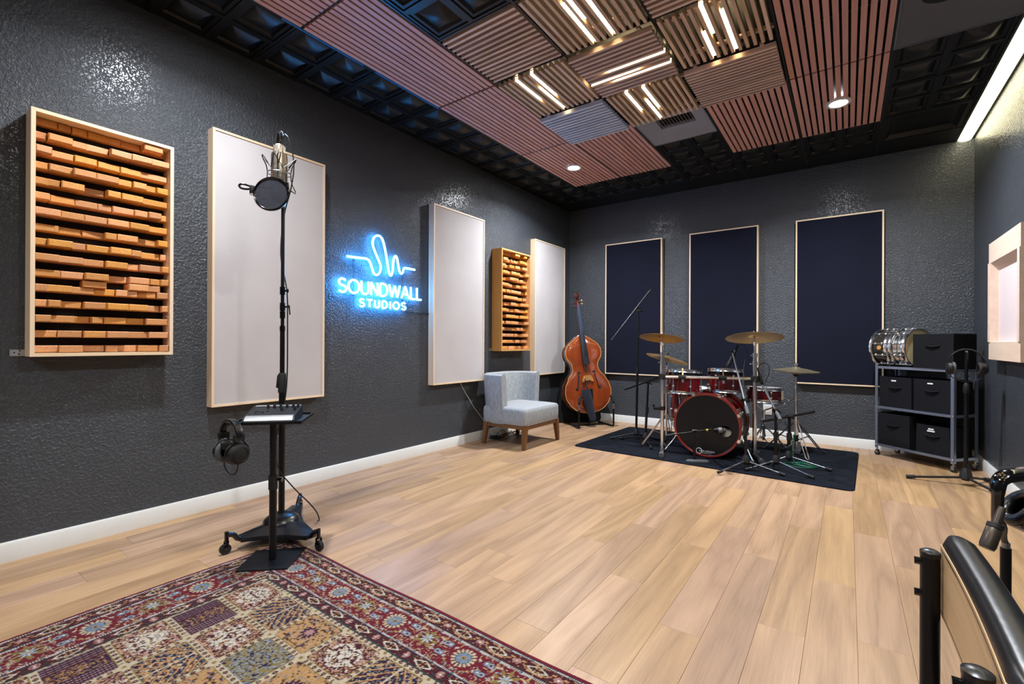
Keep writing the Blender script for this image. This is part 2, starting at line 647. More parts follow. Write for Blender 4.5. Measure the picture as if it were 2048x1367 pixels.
def baseboard(name, lo, hi, axis):
    mb = MB()
    h, t = 0.098, 0.014
    if axis == 'y':      # along y at x=lo side
        x, s, y0, y1 = lo
        prof = [(0, 0), (t, 0), (t, h - 0.012), (t * 0.45, h), (0, h)]
        vs = [(x + s * a, y, z) for y in (y0, y1) for a, z in prof]
    else:
        y, s, x0, x1 = lo
        prof = [(0, 0), (t, 0), (t, h - 0.012), (t * 0.45, h), (0, h)]
        vs = [(x, y + s * a, z) for x in (x0, x1) for a, z in prof]
    n = 5
    mb.add(vs, [tuple(range(n)), tuple(range(n, 2 * n))] + [(i, (i + 1) % n, n + (i + 1) % n, n + i) for i in range(n)])
    return struct(name, mb, 'base_white', vs[0], hi)


baseboard('baseboard_left', (0, 1, YB, RY), 'white baseboard under the neon wall', 'y')
baseboard('baseboard_back', (RY, -1, 0.014, RX - 0.014), 'white baseboard behind the drum kit', 'x')
baseboard('baseboard_right', (RX, -1, YB, RY), 'white baseboard beside the storage cart', 'y')

# ------------------------------------------------------------------ floor of oak planks
floor = struct('floor', MB().box(-0.1, RX + 0.1, YB - 0.1, RY + 0.1, -0.06, -0.012), 'underlay', (0, 0, -0.06), 'light oak plank floor')
PW, PL = 0.1565, 1.215


def plank_mesh(ln):
    mb = MB()
    g, b, w = 0.0003, 0.0008, PW
    x0, x1, y0, y1 = g - w / 2, w / 2 - g, g - ln / 2, ln / 2 - g
    vs = [(x0, y0, -0.012), (x1, y0, -0.012), (x1, y1, -0.012), (x0, y1, -0.012),
          (x0, y0, -b), (x1, y0, -b), (x1, y1, -b), (x0, y1, -b),
          (x0 + b, y0 + b, 0), (x1 - b, y0 + b, 0), (x1 - b, y1 - b, 0), (x0 + b, y1 - b, 0)]
    fs = []
    for k in (0, 4):
        fs += [(k + i, k + (i + 1) % 4, k + 4 + (i + 1) % 4, k + 4 + i) for i in range(4)]
    fs.append((8, 9, 10, 11))
    mb.add(vs, fs)
    return mb.mesh('plank', M['plank'])


plank_cache = {}
known = {15: 2.06, 16: 2.61, 17: 3.02, 18: 2.67, 19: 2.04, 20: 2.585, 21: 3.35, 22: 1.75, 23: 2.95, 14: 1.50, 13: 2.35, 12: 2.92}
prng = random.Random(21)
for row in range(28):
    x = 3.073 - 19 * PW + row * PW + PW / 2 - PW
    off = known.get(row - 1, prng.uniform(0, PL))
    y = off - math.ceil((off - YB) / PL) * PL
    while y < RY:
        a, b = max(y, YB - 0.02), min(y + PL, RY + 0.02)
        if b - a > 0.03:
            ln = round(b - a, 2)
            if ln not in plank_cache:
                plank_cache[ln] = plank_mesh(ln if abs(ln - PL) > 0.01 else PL)
            shared('plank', plank_cache[ln], floor, (x, (a + b) / 2, 0))
        y += PL

# ------------------------------------------------------------------ ceiling
ceiling = struct('ceiling', MB().box(-0.1, RX + 0.1, YB - 0.1, RY + 0.1, RH + 0.13, RH + 0.2), 'ceil_black', (0, 0, RH + 0.13), 'black ceiling with panels and moulded tiles')
GP = 0.598
GX = [GP * i for i in range(8)]
GYZ = 2.755                       # a row line; rows count from here


def gy(r):
    return GYZ + 0.597 * r


def coffer_mesh():
    """60 cm black tile: four pyramids in recessed square frames."""
    mb = MB()
    w = GP / 2 - 0.008
    for ci in (-1, 1):
        for cj in (-1, 1):
            cx, cy = ci * w / 2, cj * w / 2

            def ring(h, z):
                return [(cx - h, cy - h, z), (cx + h, cy - h, z), (cx + h, cy + h, z), (cx - h, cy + h, z)]
            rings = [ring(w / 2, 0.004), ring(w / 2 - 0.018, 0.004), ring(w / 2 - 0.02, 0.012), ring(w / 2 - 0.042, 0.012), ring(w / 2 - 0.052, 0.026), ring(0.040, -0.010)]
            vs = [p for rg in rings for p in rg]
            fs = []
            for k in range(len(rings) - 1):
                fs += [(4 * k + i, 4 * k + (i + 1) % 4, 4 * k + 4 + (i + 1) % 4, 4 * k + 4 + i) for i in range(4)]
            k = 4 * (len(rings) - 1)
            fs.append((k, k + 1, k + 2, k + 3))
            mb.add(vs, fs)
    mb.box(-GP / 2 + 0.006, GP / 2 - 0.006, -GP / 2 + 0.006, GP / 2 - 0.006, 0.032, 0.036)
    return mb.mesh('coffered_tile', M['coffer'])


def flat_tile_mesh():
    mb = MB()
    w = GP / 2 - 0.006

    def ring(h, z):
        return [(-h, -h, z), (h, -h, z), (h, h, z), (-h, h, z)]
    rings = [ring(w, 0.004), ring(w - 0.04, 0.004), ring(w - 0.075, 0.035), ring(w - 0.1, 0.035), ring(w - 0.12, 0.05)]
    vs = [p for rg in rings for p in rg]
    fs = []
    for k in range(len(rings) - 1):
        fs += [(4 * k + i, 4 * k + (i + 1) % 4, 4 * k + 4 + (i + 1) % 4, 4 * k + 4 + i) for i in range(4)]
    k = 4 * (len(rings) - 1)
    fs.append((k, k + 1, k + 2, k + 3))
    mb.add(vs, fs)
    return mb.mesh('recessed_tile', M['coffer'])


coffer_me, flat_me = coffer_mesh(), flat_tile_mesh()
ROW0 = -6                         # first row built with tiles
taken = set()
for r in range(ROW0, 4):
    taken.add((1, r + 0))
for r in range(ROW0, 4 + 1):
    taken.add((1, r))
    taken.add((5, r))
taken -= {(1, 4), (5, 4)}
# hanging slat panels, vent, grille and red panels claim these cells (column, row)
HANG = {(2, -1): 'A', (3, -1): 'B', (4, -1): 'I', (2, 0): 'D', (3, 0): 'C', (4, 0): 'G', (2, 1): 'E', (3, 1): 'F', (4, 1): 'H'}
taken |= {(3, -3), (4, -2), (3, -5), (4, -4)} | set(HANG) | {(3, 2), (2, 2), (2, 3), (4, 2), (4, 3), (6, 0), (6, 1)}
for c in range(7):
    for r in range(ROW0, 5):
        if (c, r) in taken:
            continue
        me = flat_me if (c, r) in ((6, 4),) else coffer_me
        shared('coffered_tile' if me is coffer_me else 'recessed_tile', me, ceiling, (GX[c] + GP / 2, gy(r) + 0.2985, RH))
# plain black border strips where the grid meets the back wall and behind the camera
MB().box(0, GX[7], gy(5) + 0.004, RY, RH + 0.002, RH + 0.03).part('border_tile', 'coffer', ceiling)
MB().box(0, RX, YB, gy(ROW0) - 0.004, RH + 0.002, RH + 0.03).part('rear_ceiling_board', 'ceil_black', ceiling)
# exposed grid bars
for i, x in enumerate(GX):
    x = max(x, 0.006)
    MB().box(x - 0.007, x + 0.007, gy(ROW0), RY, RH - 0.001, RH + 0.03).part('grid_bar', 'tbar', ceiling)
for r in range(ROW0, 6):
    MB().box(0, GX[7], gy(r) - 0.007, gy(r) + 0.007, RH + 0.0005, RH + 0.028).part('grid_bar', 'tbar', ceiling)
MB().box(0, GX[7], RY - 0.014, RY, RH - 0.002, RH + 0.03).part('edge_bar', 'tbar', ceiling)
MB().box(0, 0.012, gy(ROW0), RY, RH - 0.002, RH + 0.03).part('edge_bar', 'tbar', ceiling)

# flush red slat panels, 60 x 120 cm (the slats run away from the door side)
def red_panel(c, r0, r1, label):
    x0, x1, y0, y1 = GX[c] + 0.008, GX[c + 1] - 0.004, gy(r0) + 0.010, gy(r1) - 0.010
    t = thing('slat_ceiling_panel', label, 'ceiling panel', ((x0 + x1) / 2, (y0 + y1) / 2, RH - 0.012), 'red slat panels set in the ceiling grid')
    MB().box(x0, x1, y0, y1, RH + 0.03, RH + 0.036).part('backing', 'dark', t)
    n = 13
    p = (x1 - x0) / n
    ws = p * 0.68
    me = MB().box(-ws / 2, ws / 2, (y0 - y1) / 2, (y1 - y0) / 2, -0.010, 0.008).mesh('slat', M['red_slat'])
    for k in range(n):
        shared('slat', me, t, (x0 + p * (k + 0.5), (y0 + y1) / 2, RH))
    return t


red_panel(1, -6, -4, 'red slat ceiling panel along the neon wall, behind the camera')
red_panel(1, -4, -2, 'red slat ceiling panel along the neon wall, cut by the top frame edge')
red_panel(1, -2, 0, 'long red slat ceiling panel beside the black tiles above the tall white panel')
red_panel(1, 0, 2, 'red slat ceiling panel above the neon sign beside the pale grey slats')
red_panel(1, 2, 4, 'red slat ceiling panel holding the lit downlight near the bass corner')
red_panel(2, 2, 4, 'red slat ceiling panel between the corner downlight and the air vent')
red_panel(4, 2, 4, 'red slat ceiling panel right of the air vent, in front of the drums')
red_panel(5, 2, 4, 'red slat ceiling panel holding the lit downlight above the storage cart')
red_panel(5, 0, 2, 'red-brown slat ceiling panel beside the grey speaker grille')
red_panel(5, -2, 0, 'red slat ceiling panel directly overhead, beyond the top frame edge')
red_panel(5, -4, -2, 'red slat ceiling panel behind the camera on the door side')
red_panel(5, -6, -4, 'rearmost red slat ceiling panel on the door side')


# hanging panels of pine battens, some with warm tubes above the battens
def hang_panel(c, r, drop, along, mat, label, tubes=(), n=13):
    x0, x1, y0, y1 = GX[c] + 0.013, GX[c + 1] - 0.011, gy(r) + 0.010, gy(r + 1) - 0.010
    zb = RH - drop
    t = thing('hanging_slat_panel', label, 'ceiling panel', ((x0 + x1) / 2, (y0 + y1) / 2, zb), 'pine batten panels hung from the ceiling')
    dpt = 0.032
    if along == 'y':
        p = (x1 - x0) / n
        ws = p * 0.45
        me = MB().box(-ws / 2, ws / 2, (y0 - y1) / 2, (y1 - y0) / 2, 0, dpt).mesh('slat', M[mat])
        for k in range(n):
            shared('slat', me, t, (x0 + p * (k + 0.5), (y0 + y1) / 2, zb))
        for y in (y0 + 0.08, y1 - 0.08):
            MB().box(x0, x1, y - 0.012, y + 0.012, zb + dpt, zb + dpt + 0.02).part('batten', 'pine_x', t)
    else:
        p = (y1 - y0) / n
        ws = p * 0.45
        me = MB().box((x0 - x1) / 2, (x1 - x0) / 2, -ws / 2, ws / 2, 0, dpt).mesh('slat', M[mat])
        for k in range(n):
            shared('slat', me, t, ((x0 + x1) / 2, y0 + p * (k + 0.5), zb))
        for x in (x0 + 0.08, x1 - 0.08):
            MB().box(x - 0.012, x + 0.012, y0, y1, zb + dpt, zb + dpt + 0.02).part('batten', 'pine_y', t)
    for gap, f0, f1 in tubes:        # tube lies in the gap after slat number gap, over part of its length
        z = zb + 0.022
        q = p * (gap + 1)
        if along == 'y':
            q0, q1 = (x0 + q, y0 + f0 * (y1 - y0), z), (x0 + q, y0 + f1 * (y1 - y0), z)
        else:
            q0, q1 = (x0 + f0 * (x1 - x0), y0 + q, z), (x0 + f1 * (x1 - x0), y0 + q, z)
        MB().cyl(q0, q1, 0.0105, n=10).part('light_tube', 'led_glow', t, 'glowing warm white tube')
    # hangers up to the ceiling
    for x in (x0 + 0.06, x1 - 0.06):
        MB().cyl((x, (y0 + y1) / 2, zb + dpt), (x, (y0 + y1) / 2, RH + 0.13), 0.003, n=6).part('hanger', 'black', t)
    return t


hang_panel(2, -1, 0.006, 'x', 'pine_x', 'flush pine batten panel next to the black moulded tiles, unlit')
hang_panel(3, -1, 0.010, 'y', 'pine_y', 'lit pine batten panel cut by the top frame edge', [(4, 0.3, 0.98), (5, 0.0, 0.6), (7, 0.1, 0.98)])
hang_panel(4, -1, 0.010, 'x', 'pine_x', 'unlit pine batten panel at the top edge between two lit ones')
hang_panel(3, 0, 0.045, 'x', 'pine_x', 'lit pine batten panel at the centre of the cluster, tubes running crosswise', [(5, 0.30, 0.99), (7, 0.01, 0.62), (8, 0.30, 0.99)])
hang_panel(2, 0, 0.030, 'y', 'pine_y', 'small lit pine batten panel nearest the neon wall', [(3, 0.02, 0.60), (5, 0.38, 0.98), (6, 0.02, 0.62)])
hang_panel(4, 0, 0.022, 'y', 'pine_y', 'lit pine batten panel beside the dark gap and red-brown slats', [(4, 0.5, 0.97), (5, 0.02, 0.55), (7, 0.25, 0.98)])
hang_panel(2, 1, 0.055, 'x', 'grey_pine_x', 'pale grey-blue batten panel hung lowest, left of the lit one by the vent')
hang_panel(3, 1, 0.045, 'y', 'pine_y', 'lit pine batten panel right in front of the air vent', [(3, 0.02, 0.60), (5, 0.40, 0.97), (6, 0.02, 0.66)])
hang_panel(4, 1, 0.052, 'x', 'pine_x', 'deep unlit pine batten panel with reddish last slat', n=15)

hang_panel(3, -3, 0.03, 'x', 'pine_x', 'added fill-light pine batten panel overhead, ahead of the camera beyond the frame', [(4, 0.02, 0.98), (8, 0.02, 0.98)])  # from here on: out-of-view lit panels added as soft fill
hang_panel(4, -2, 0.03, 'y', 'pine_y', 'added fill-light pine batten panel overhead beside the flush red slats, beyond the frame', [(4, 0.02, 0.98), (8, 0.02, 0.98)])
hang_panel(3, -5, 0.03, 'y', 'pine_y', 'added fill-light pine batten panel above the camera', [(4, 0.02, 0.98), (8, 0.02, 0.98)])
hang_panel(4, -4, 0.03, 'x', 'pine_x', 'added fill-light crosswise pine batten panel behind the camera', [(4, 0.02, 0.98), (8, 0.02, 0.98)])

# blue masking tape left on the edge of the red slats
for a, b in ((1.44, 2.02), (2.12, 2.76)):
    MB().box(GX[1] - 0.004, GX[1] + 0.012, a, b, RH - 0.0135, RH - 0.002).part('masking_tape', 'blue_enamel', ceiling, 'strip of blue masking tape')

# air vent
x0, x1, y0, y1 = GX[3] + 0.008, GX[4] - 0.008, gy(2) + 0.006, gy(3) - 0.006
vent = thing('air_vent', 'grey square ceiling air vent with small louvred slot', 'air vent', ((x0 + x1) / 2, (y0 + y1) / 2, RH))
mb = MB()
cx, cy = (x0 + x1) / 2, (y0 + y1) / 2


def rect(hx, hy, z, ox=0, oy=0):
    return [(cx + ox - hx, cy + oy - hy, z), (cx + ox + hx, cy + oy - hy, z), (cx + ox + hx, cy + oy + hy, z), (cx + ox - hx, cy + oy + hy, z)]


rg = [rect(0.29, 0.29, RH), rect(0.275, 0.275, RH), rect(0.17, 0.115, RH + 0.055), rect(0.155, 0.10, RH + 0.055), rect(0.15, 0.095, RH + 0.085)]
vs = [p for q in rg for p in q]
mb.add(vs, [(4 * k + i, 4 * k + (i + 1) % 4, 4 * k + 4 + (i + 1) % 4, 4 * k + 4 + i) for k in range(4) for i in range(4)])
mb.part('vent_hood', 'vent', vent)
MB().box(cx - 0.15, cx + 0.15, cy - 0.095, cy + 0.095, RH + 0.085, RH + 0.09).part('vent_throat', 'dark', vent)
for k in range(11):
    x = cx - 0.135 + k * 0.027
    MB().beam((x, cy - 0.093, RH + 0.066), (x, cy + 0.093, RH + 0.066), 0.003, 0.022, (1, 0, 0.5)).part('louvre', 'vent', vent)
for a, b in (((x0, y1), (x1, y1)), ((x0, y0), (x1, y0)), ((x0, y0), (x0, y1)), ((x1, y0), (x1, y1))):
    MB().beam((a[0], a[1], RH - 0.002), (b[0], b[1], RH - 0.002), 0.008, 0.006).part('edge_strip', 'steel', vent)

# perforated grille panel with a round speaker
x0, x1, y0, y1 = GX[6] + 0.008, GX[7] - 0.008, gy(0) + 0.006, gy(2) - 0.006
gr = thing('speaker_grille', 'grey perforated metal ceiling panel with round dark speaker', 'speaker grille', ((x0 + x1) / 2, (y0 + y1) / 2, RH))
MB().box(x0, x1, y0, y1, RH - 0.007, RH - 0.003).part('perforated_sheet', 'perf', gr)
for a, b in (((x0, y1), (x1, y1)), ((x0, y0), (x1, y0)), ((x0, y0), (x0, y1)), ((x1, y0), (x1, y1))):
    MB().beam((a[0], a[1], RH - 0.007), (b[0], b[1], RH - 0.007), 0.010, 0.007).part('edge_strip', 'steel', gr)
MB().lathe([(0.0, -0.02), (0.08, -0.018), (0.12, -0.008), (0.125, 0.0)], (3.80, 3.42, RH - 0.007), n=32).part('speaker_cone', 'charcoal', gr)

# lit cove along the right wall
cove = thing('cove_light', 'glowing cream light cove running along the right wall ceiling', 'light', (4.24, 2.5, RH - 0.01))
segs = [gy(4) - 0.597 * 2 * k for k in range(0, 7)]
ends = [RY - 0.004] + segs
for a, b in zip(ends[1:], ends[:-1]):
    if b < YB + 0.2:
        break
    a = max(a, YB)
    pr = []
    for k in range(9):
        t = math.pi * k / 8
        pr.append((4.247 - 0.050 * math.cos(t), RH + 0.006 - 0.024 * math.sin(t)))
    n = len(pr)
    vs = [(x, y, z) for y in (a + 0.003, b - 0.003) for x, z in pr]
    MB().add(vs, [(i, i + 1, n + i + 1, n + i) for i in range(n - 1)], True).part('diffuser', 'cove_glow', cove)
MB().box(4.300, 4.3165, YB, RY, RH + 0.001, RH + 0.03).part('wall_trim', 'tbar', cove)
MB().box(4.186, 4.197, YB, RY, RH - 0.004, RH + 0.03).part('ceiling_trim', 'tbar', cove)
MB().box(4.19, 4.31, YB, RY, RH + 0.03, RH + 0.04).part('housing', 'white_plastic', cove)


# recessed downlights
def downlight(x, y, label, zone):
    t = thing('downlight', label, 'light', (x, y, RH - 0.016), 'round recessed downlights')
    MB().lathe([(0.062, 0.0), (0.085, 0.0), (0.088, 0.004), (0.088, 0.012), (0.060, 0.012)], (x, y, RH - 0.02), n=32).part('trim_ring', 'white_plastic', t)
    MB().disc((x, y, RH - 0.0165), 0.063, n=32).part('lens', 'lens_glow', t)
    ld = bpy.data.lights.new('downlight_lamp', 'AREA')
    ld.shape = 'DISK'
    ld.size = 0.12
    ld.energy = DOWNLIGHT_W[zone]
    ld.color = DOWNLIGHT_COLOR
    ld.spread = R(150)
    lo = bpy.data.objects.new('downlight_lamp', ld)
    COL.objects.link(lo)
    lo.parent = t
    lo.location = (0, 0, -0.012)
    return t


downlight(0.897, 4.55, 'lit round downlight in red slats near the bass corner', 0)
downlight(3.289, 4.55, 'lit round downlight in red slats above the storage cart', 0)
downlight(0.897, 1.06, 'round downlight in red slats above the block diffuser, beyond the frame', 1)
downlight(3.289, 1.06, 'added unseen round downlight overhead just in front of the camera', 1)  # unseen lamp added to raise the room's brightness
downlight(0.897, -1.9, 'added fill downlight behind the camera on the neon wall side', 2)  # rear pair: unseen lamps added as fill from behind the camera
downlight(3.289, -1.9, 'added fill downlight behind the camera on the cart side', 2)

# ------------------------------------------------------------------ framed acoustic panels
def wall_panel(wall, a0, a1, z0, z1, t, cloth, frame, label, group, loose=0.0):
    """wall 'L': a runs along y on the x=0 wall; wall 'B': a runs along x on the back wall."""
    fw = 0.014

    def B(p0, p1, q0, q1, d0, d1):       # along, vertical, depth from wall
        if wall == 'L':
            return (d0, d1, p0, p1, q0, q1)
        return (p0, p1, RY - d1, RY - d0, q0, q1)
    base = (t / 2, (a0 + a1) / 2, z0) if wall == 'L' else ((a0 + a1) / 2, RY - t / 2, z0)
    th = thing('acoustic_panel', label, 'acoustic panel', base, group)
    horiz = frame + ('_y' if wall == 'L' else '_x')
    for p0, p1 in ((a0, a0 + fw), (a1 - fw, a1)):
        MB().box(*B(p0, p1, z0, z1, 0.001, t)).part('frame_upright', frame + '_z', th)
    for q0, q1 in ((z0, z0 + fw), (z1 - fw, z1)):
        MB().box(*B(a0 + fw, a1 - fw, q0, q1, 0.001, t)).part('frame_rail', horiz, th)
    # stretched cloth, very slightly pillowed
    n, mzz = 14, 22
    vs, fs = [], []
    rr = random.Random(int(a0 * 100) + (3 if wall == 'L' else 5))
    ph = [rr.uniform(0, 6.28) for _ in range(4)]
    for j in range(mzz + 1):
        for i in range(n + 1):
            u, v = i / n, j / mzz
            d = t - 0.006 + 0.0035 * (1 - (2 * u - 1) ** 4) * (1 - (2 * v - 1) ** 4) + 0.0006 * math.sin(9 * v + ph[0]) * math.sin(5 * u + ph[1])
            al, zz = a0 + fw + u * (a1 - a0 - 2 * fw), z0 + fw + v * (z1 - z0 - 2 * fw)
            vs.append((d, al, zz) if wall == 'L' else (al, RY - d, zz))
    for j in range(mzz):
        for i in range(n):
            k = j * (n + 1) + i
            fs.append((k, k + 1, k + n + 2, k + n + 1))
    MB().add(vs, fs, True).part('cloth', cloth, th)
    MB().box(*B(a0 + fw, a1 - fw, z0 + fw, z1 - fw, 0.001, 0.01)).part('back_board', 'dark', th)
    return th


g = 'white cloth panels on the neon wall'
wall_panel('L', 1.278, 2.062, 0.668, 2.455, 0.076, 'white_cloth', 'maple', 'tall white acoustic panel behind the microphone stand', g)
wall_panel('L', 3.232, 4.012, 0.668, 2.450, 0.074, 'white_cloth', 'maple', 'tall white acoustic panel between the neon sign and the armchair', g)
wall_panel('L', 5.045, 5.830, 0.665, 2.436, 0.074, 'white_cloth', 'maple', 'tall white acoustic panel nearest the corner, behind the double bass', g)
g = 'navy cloth panels on the back wall'
wall_panel('B', 0.602, 1.392, 0.662, 2.462, 0.06, 'navy_cloth', 'maple', 'navy acoustic panel beside the double bass', g)
wall_panel('B', 1.738, 2.510, 0.664, 2.465, 0.06, 'navy_cloth', 'maple', 'navy acoustic panel straight behind the drum kit', g)
wall_panel('B', 2.882, 3.650, 0.652, 2.458, 0.06, 'navy_cloth', 'maple', 'navy acoustic panel between the hi-hat and the storage cart', g)


# ------------------------------------------------------------------ wooden block diffusers
def diffuser(y0, y1, z0, z1, t, frame, label, seed, rows, messy):
    rr = random.Random(seed)
    th = thing('block_diffuser', label, 'diffuser', (t / 2, (y0 + y1) / 2, z0), 'wooden block diffusers')
    fw = 0.017
    for p0, p1 in ((y0, y0 + fw), (y1 - fw, y1)):
        MB().box(0.001, t, p0, p1, z0, z1).part('frame_upright', frame + '_z', th)
    for q0, q1 in ((z0, z0 + fw), (z1 - fw, z1)):
        MB().box(0.001, t, y0 + fw, y1 - fw, q0, q1).part('frame_rail', frame + '_y', th)
    MB().box(0.001, 0.012, y0 + fw, y1 - fw, z0 + fw, z1 - fw).part('back_board', 'dark', th)
    ins0, ins1 = y0 + fw + 0.001, y1 - fw - 0.001
    bh = 0.0355
    pitch = (z1 - z0 - 2 * fw - bh - 0.004) / (rows - 1)

    def block(ya, yb, z, d, tilt=0.0):
        c = 0.004
        x0, x1 = 0.0125, d
        vs = [(x0, ya, z), (x0, yb, z), (x0, yb, z + bh), (x0, ya, z + bh),
              (x1 - c, ya, z), (x1 - c, yb, z), (x1 - c, yb, z + bh), (x1 - c, ya, z + bh),
              (x1 + tilt, ya + c, z + c), (x1 - tilt, yb - c, z + c), (x1 - tilt, yb - c, z + bh - c), (x1 + tilt, ya + c, z + bh - c)]
        fs = []
        for k in (0, 4):
            fs += [(k + i, k + (i + 1) % 4, k + 4 + (i + 1) % 4, k + 4 + i) for i in range(4)]
        fs += [(8, 9, 10, 11), (3, 2, 1, 0)]
        MB().add(vs, fs).part('block', 'block', th)
    for r in range(rows):
        z = z0 + fw + 0.002 + r * pitch
        y = ins0
        while y < ins1 - 0.012:
            ln = rr.choice([0.05, 0.088, 0.092, 0.094, 0.09, 0.096, 0.06]) if (y > ins0 or rr.random() < 0.6) else rr.choice([0.045, 0.055])
            e = y + ln
            if ins1 - e < 0.03:
                e = ins1
            d = rr.choice([t - 0.012, t - 0.02, t - 0.03, t - 0.042, t - 0.055, t - 0.07])
            if r == rows - 1:
                d = rr.choice([t - 0.01, t - 0.075, t - 0.08])
            block(y, e, z, d, rr.choice([0, 0, 0, 0.006, -0.006]))
            y = e + (0.0006 if rr.random() < 0.8 else 0.004)
        if r in messy:               # offcuts slipped in between two rows
            y = ins0
            while y < ins1 - 0.04:
                ln = rr.choice([0.06, 0.09, 0.095])
                if rr.random() < 0.55:
                    block(y, min(y + ln, ins1), z + bh + 0.0008, rr.choice([t - 0.012, t - 0.03, t - 0.05]))
                y += ln + 0.001
    # steel strap under the frame corner
    MB().box(0.001, 0.004, y0 - 0.052, y0 - 0.0005, z0 + 0.002, z0 + 0.034).part('wall_strap', 'zinc', th)
    st = MB()
    for a, b in ((0.015, 0.017), (0.032, 0.009), (0.034, 0.027)):
        st.cyl((0.004, y0 - 0.052 + a, z0 + 0.002 + b), (0.0055, y0 - 0.052 + a, z0 + 0.002 + b), 0.0035, n=10)
    st.part('strap_screws', 'dark', th)
    return th


diffuser(0.459, 1.052, 1.010, 2.232, 0.125, 'maple', 'large wooden block diffuser in a pale frame at the picture edge', 11, 16, {4})
diffuser(4.236, 4.836, 0.992, 2.176, 0.145, 'oakframe', 'wooden block diffuser in a honey frame above the grey armchair', 23, 16, set())

# ------------------------------------------------------------------ neon sign
NX = 0.040
sign = thing('neon_sign', 'blue neon sign reading SOUNDWALL STUDIOS under a waveform', 'neon sign', (NX, 2.65, 1.37))
wave = [(2.2832, 1.788), (2.3455, 1.7896), (2.4139, 1.7933), (2.4664, 1.7975), (2.4932, 1.7895), (2.5113, 1.7666), (2.5251, 1.7308), (2.5389, 1.6949), (2.5555, 1.6742), (2.5777, 1.6693), (2.6018, 1.6814), (2.6167, 1.7124), (2.6221, 1.7477), (2.6126, 1.7732), (2.5889, 1.8157), (2.5608, 1.8647), (2.5404, 1.9069), (2.533, 1.9358), (2.5373, 1.9706), (2.5554, 2.0005), (2.5877, 2.0164), (2.6205, 2.0104), (2.6416, 1.9819), (2.6571, 1.9421), (2.6708, 1.8901), (2.6837, 1.8338), (2.6967, 1.7694), (2.7087, 1.7163), (2.7216, 1.685), (2.7314, 1.6815), (2.7432, 1.6931), (2.7529, 1.7377), (2.7575, 1.7935), (2.7652, 1.8421), (2.777, 1.8644), (2.7891, 1.8679), (2.8013, 1.8514), (2.8117, 1.8091), (2.8211, 1.7625), (2.8326, 1.7279), (2.8491, 1.7115), (2.8677, 1.7243), (2.8758, 1.7536), (2.882, 1.7689), (2.9008, 1.7746), (3.0135, 1.7714)]
wave_yz = [(NX, y, z) for y, z in wave]
MB().tube(wave_yz, 0.0085, 8, smooth_path=1).part('waveform_tube', 'neon_glow', sign, 'glowing blue-white waveform tube')

arc = lambda cx, cy, rx, ry, a0, a1, n=14: [(cx + rx * math.cos(R(a0 + (a1 - a0) * i / n)), cy + ry * math.sin(R(a0 + (a1 - a0) * i / n))) for i in range(n + 1)]
GLYPH = {
    'S': (0.62, [arc(0.31, 0.75, 0.27, 0.25, 35, 270) + arc(0.31, 0.25, 0.29, 0.25, 90, -145)]),
    'O': (0.86, [arc(0.43, 0.5, 0.43, 0.5, 0, 360, 28)]),
    'U': (0.66, [[(0.04, 1.0), (0.04, 0.32)] + arc(0.33, 0.3, 0.29, 0.3, 180, 360) + [(0.62, 0.32), (0.62, 1.0)]]),
    'N': (0.66, [[(0.04, 0.0), (0.04, 1.0), (0.62, 0.0), (0.62, 1.0)]]),
    'D': (0.70, [[(0.04, 0.0), (0.04, 1.0), (0.28, 1.0)] + arc(0.28, 0.5, 0.40, 0.5, 90, -90) + [(0.04, 0.0)]]),
    'W': (1.02, [[(0.0, 1.0), (0.25, 0.0), (0.51, 0.95), (0.77, 0.0), (1.02, 1.0)]]),
    'A': (0.74, [[(0.0, 0.0), (0.37, 1.0), (0.74, 0.0)], [(0.13, 0.34), (0.61, 0.34)]]),
    'L': (0.48, [[(0.04, 1.0), (0.04, 0.0), (0.48, 0.0)]]),
    'T': (0.62, [[(0.0, 1.0), (0.62, 1.0)], [(0.31, 1.0), (0.31, 0.0)]]),
    'I': (0.16, [[(0.08, 0.0), (0.08, 1.0)]]),
}


def neon_word(word, y0, y1, z0, z1, r, gap):
    tot = sum(GLYPH[c][0] for c in word) + gap * (len(word) - 1)
    k = (y1 - y0) / tot
    x = 0.0
    for c in word:
        w, strokes = GLYPH[c]
        mb = MB()
        for st in strokes:
            pts = [(NX, y0 + (x + p[0]) * k, z0 + p[1] * (z1 - z0)) for p in st]
            if len(pts) < 8:             # keep the corners, only just rounded
                q = []
                for a_, b_ in zip(pts, pts[1:]):
                    q += [tuple(u_ + (v_ - u_) * f_ for u_, v_ in zip(a_, b_)) for f_ in (0.0, 0.12, 0.88)]
                pts = q + [pts[-1]]
            mb.tube(pts, r, 8, smooth_path=0 if len(pts) > 20 else 1)
        mb.part('letter_' + c.lower(), 'neon_glow', sign, 'glowing neon letter ' + c)
        x += w + gap


neon_word('SOUNDWALL', 2.205, 3.095, 1.494, 1.602, 0.0085, 0.16)
neon_word('STUDIOS', 2.405, 2.905, 1.388, 1.450, 0.0072, 0.34)
# clear acrylic carriers and standoffs
MB().box(0.014, 0.018, 2.36, 2.375, 1.38, 1.785).part('acrylic_strip', 'acrylic', sign)
MB().box(0.014, 0.018, 2.885, 2.90, 1.38, 1.775).part('acrylic_strip', 'acrylic', sign)
mb = MB()
for y, z in ((2.367, 1.77), (2.367, 1.48), (2.892, 1.76), (2.892, 1.48), (2.3, 1.60), (3.0, 1.60), (2.6, 1.43)):
    mb.cyl((0, y, z), (0.03, y, z), 0.004, n=8)
mb.part('standoff', 'steel', sign)
MB().tube([(0.03, 2.90, 1.40), (0.012, 2.92, 1.378), (0.008, 3.05, 1.376), (0.008, 3.235, 1.372)], 0.004, 6, smooth_path=1).part('power_lead', 'cable', sign)

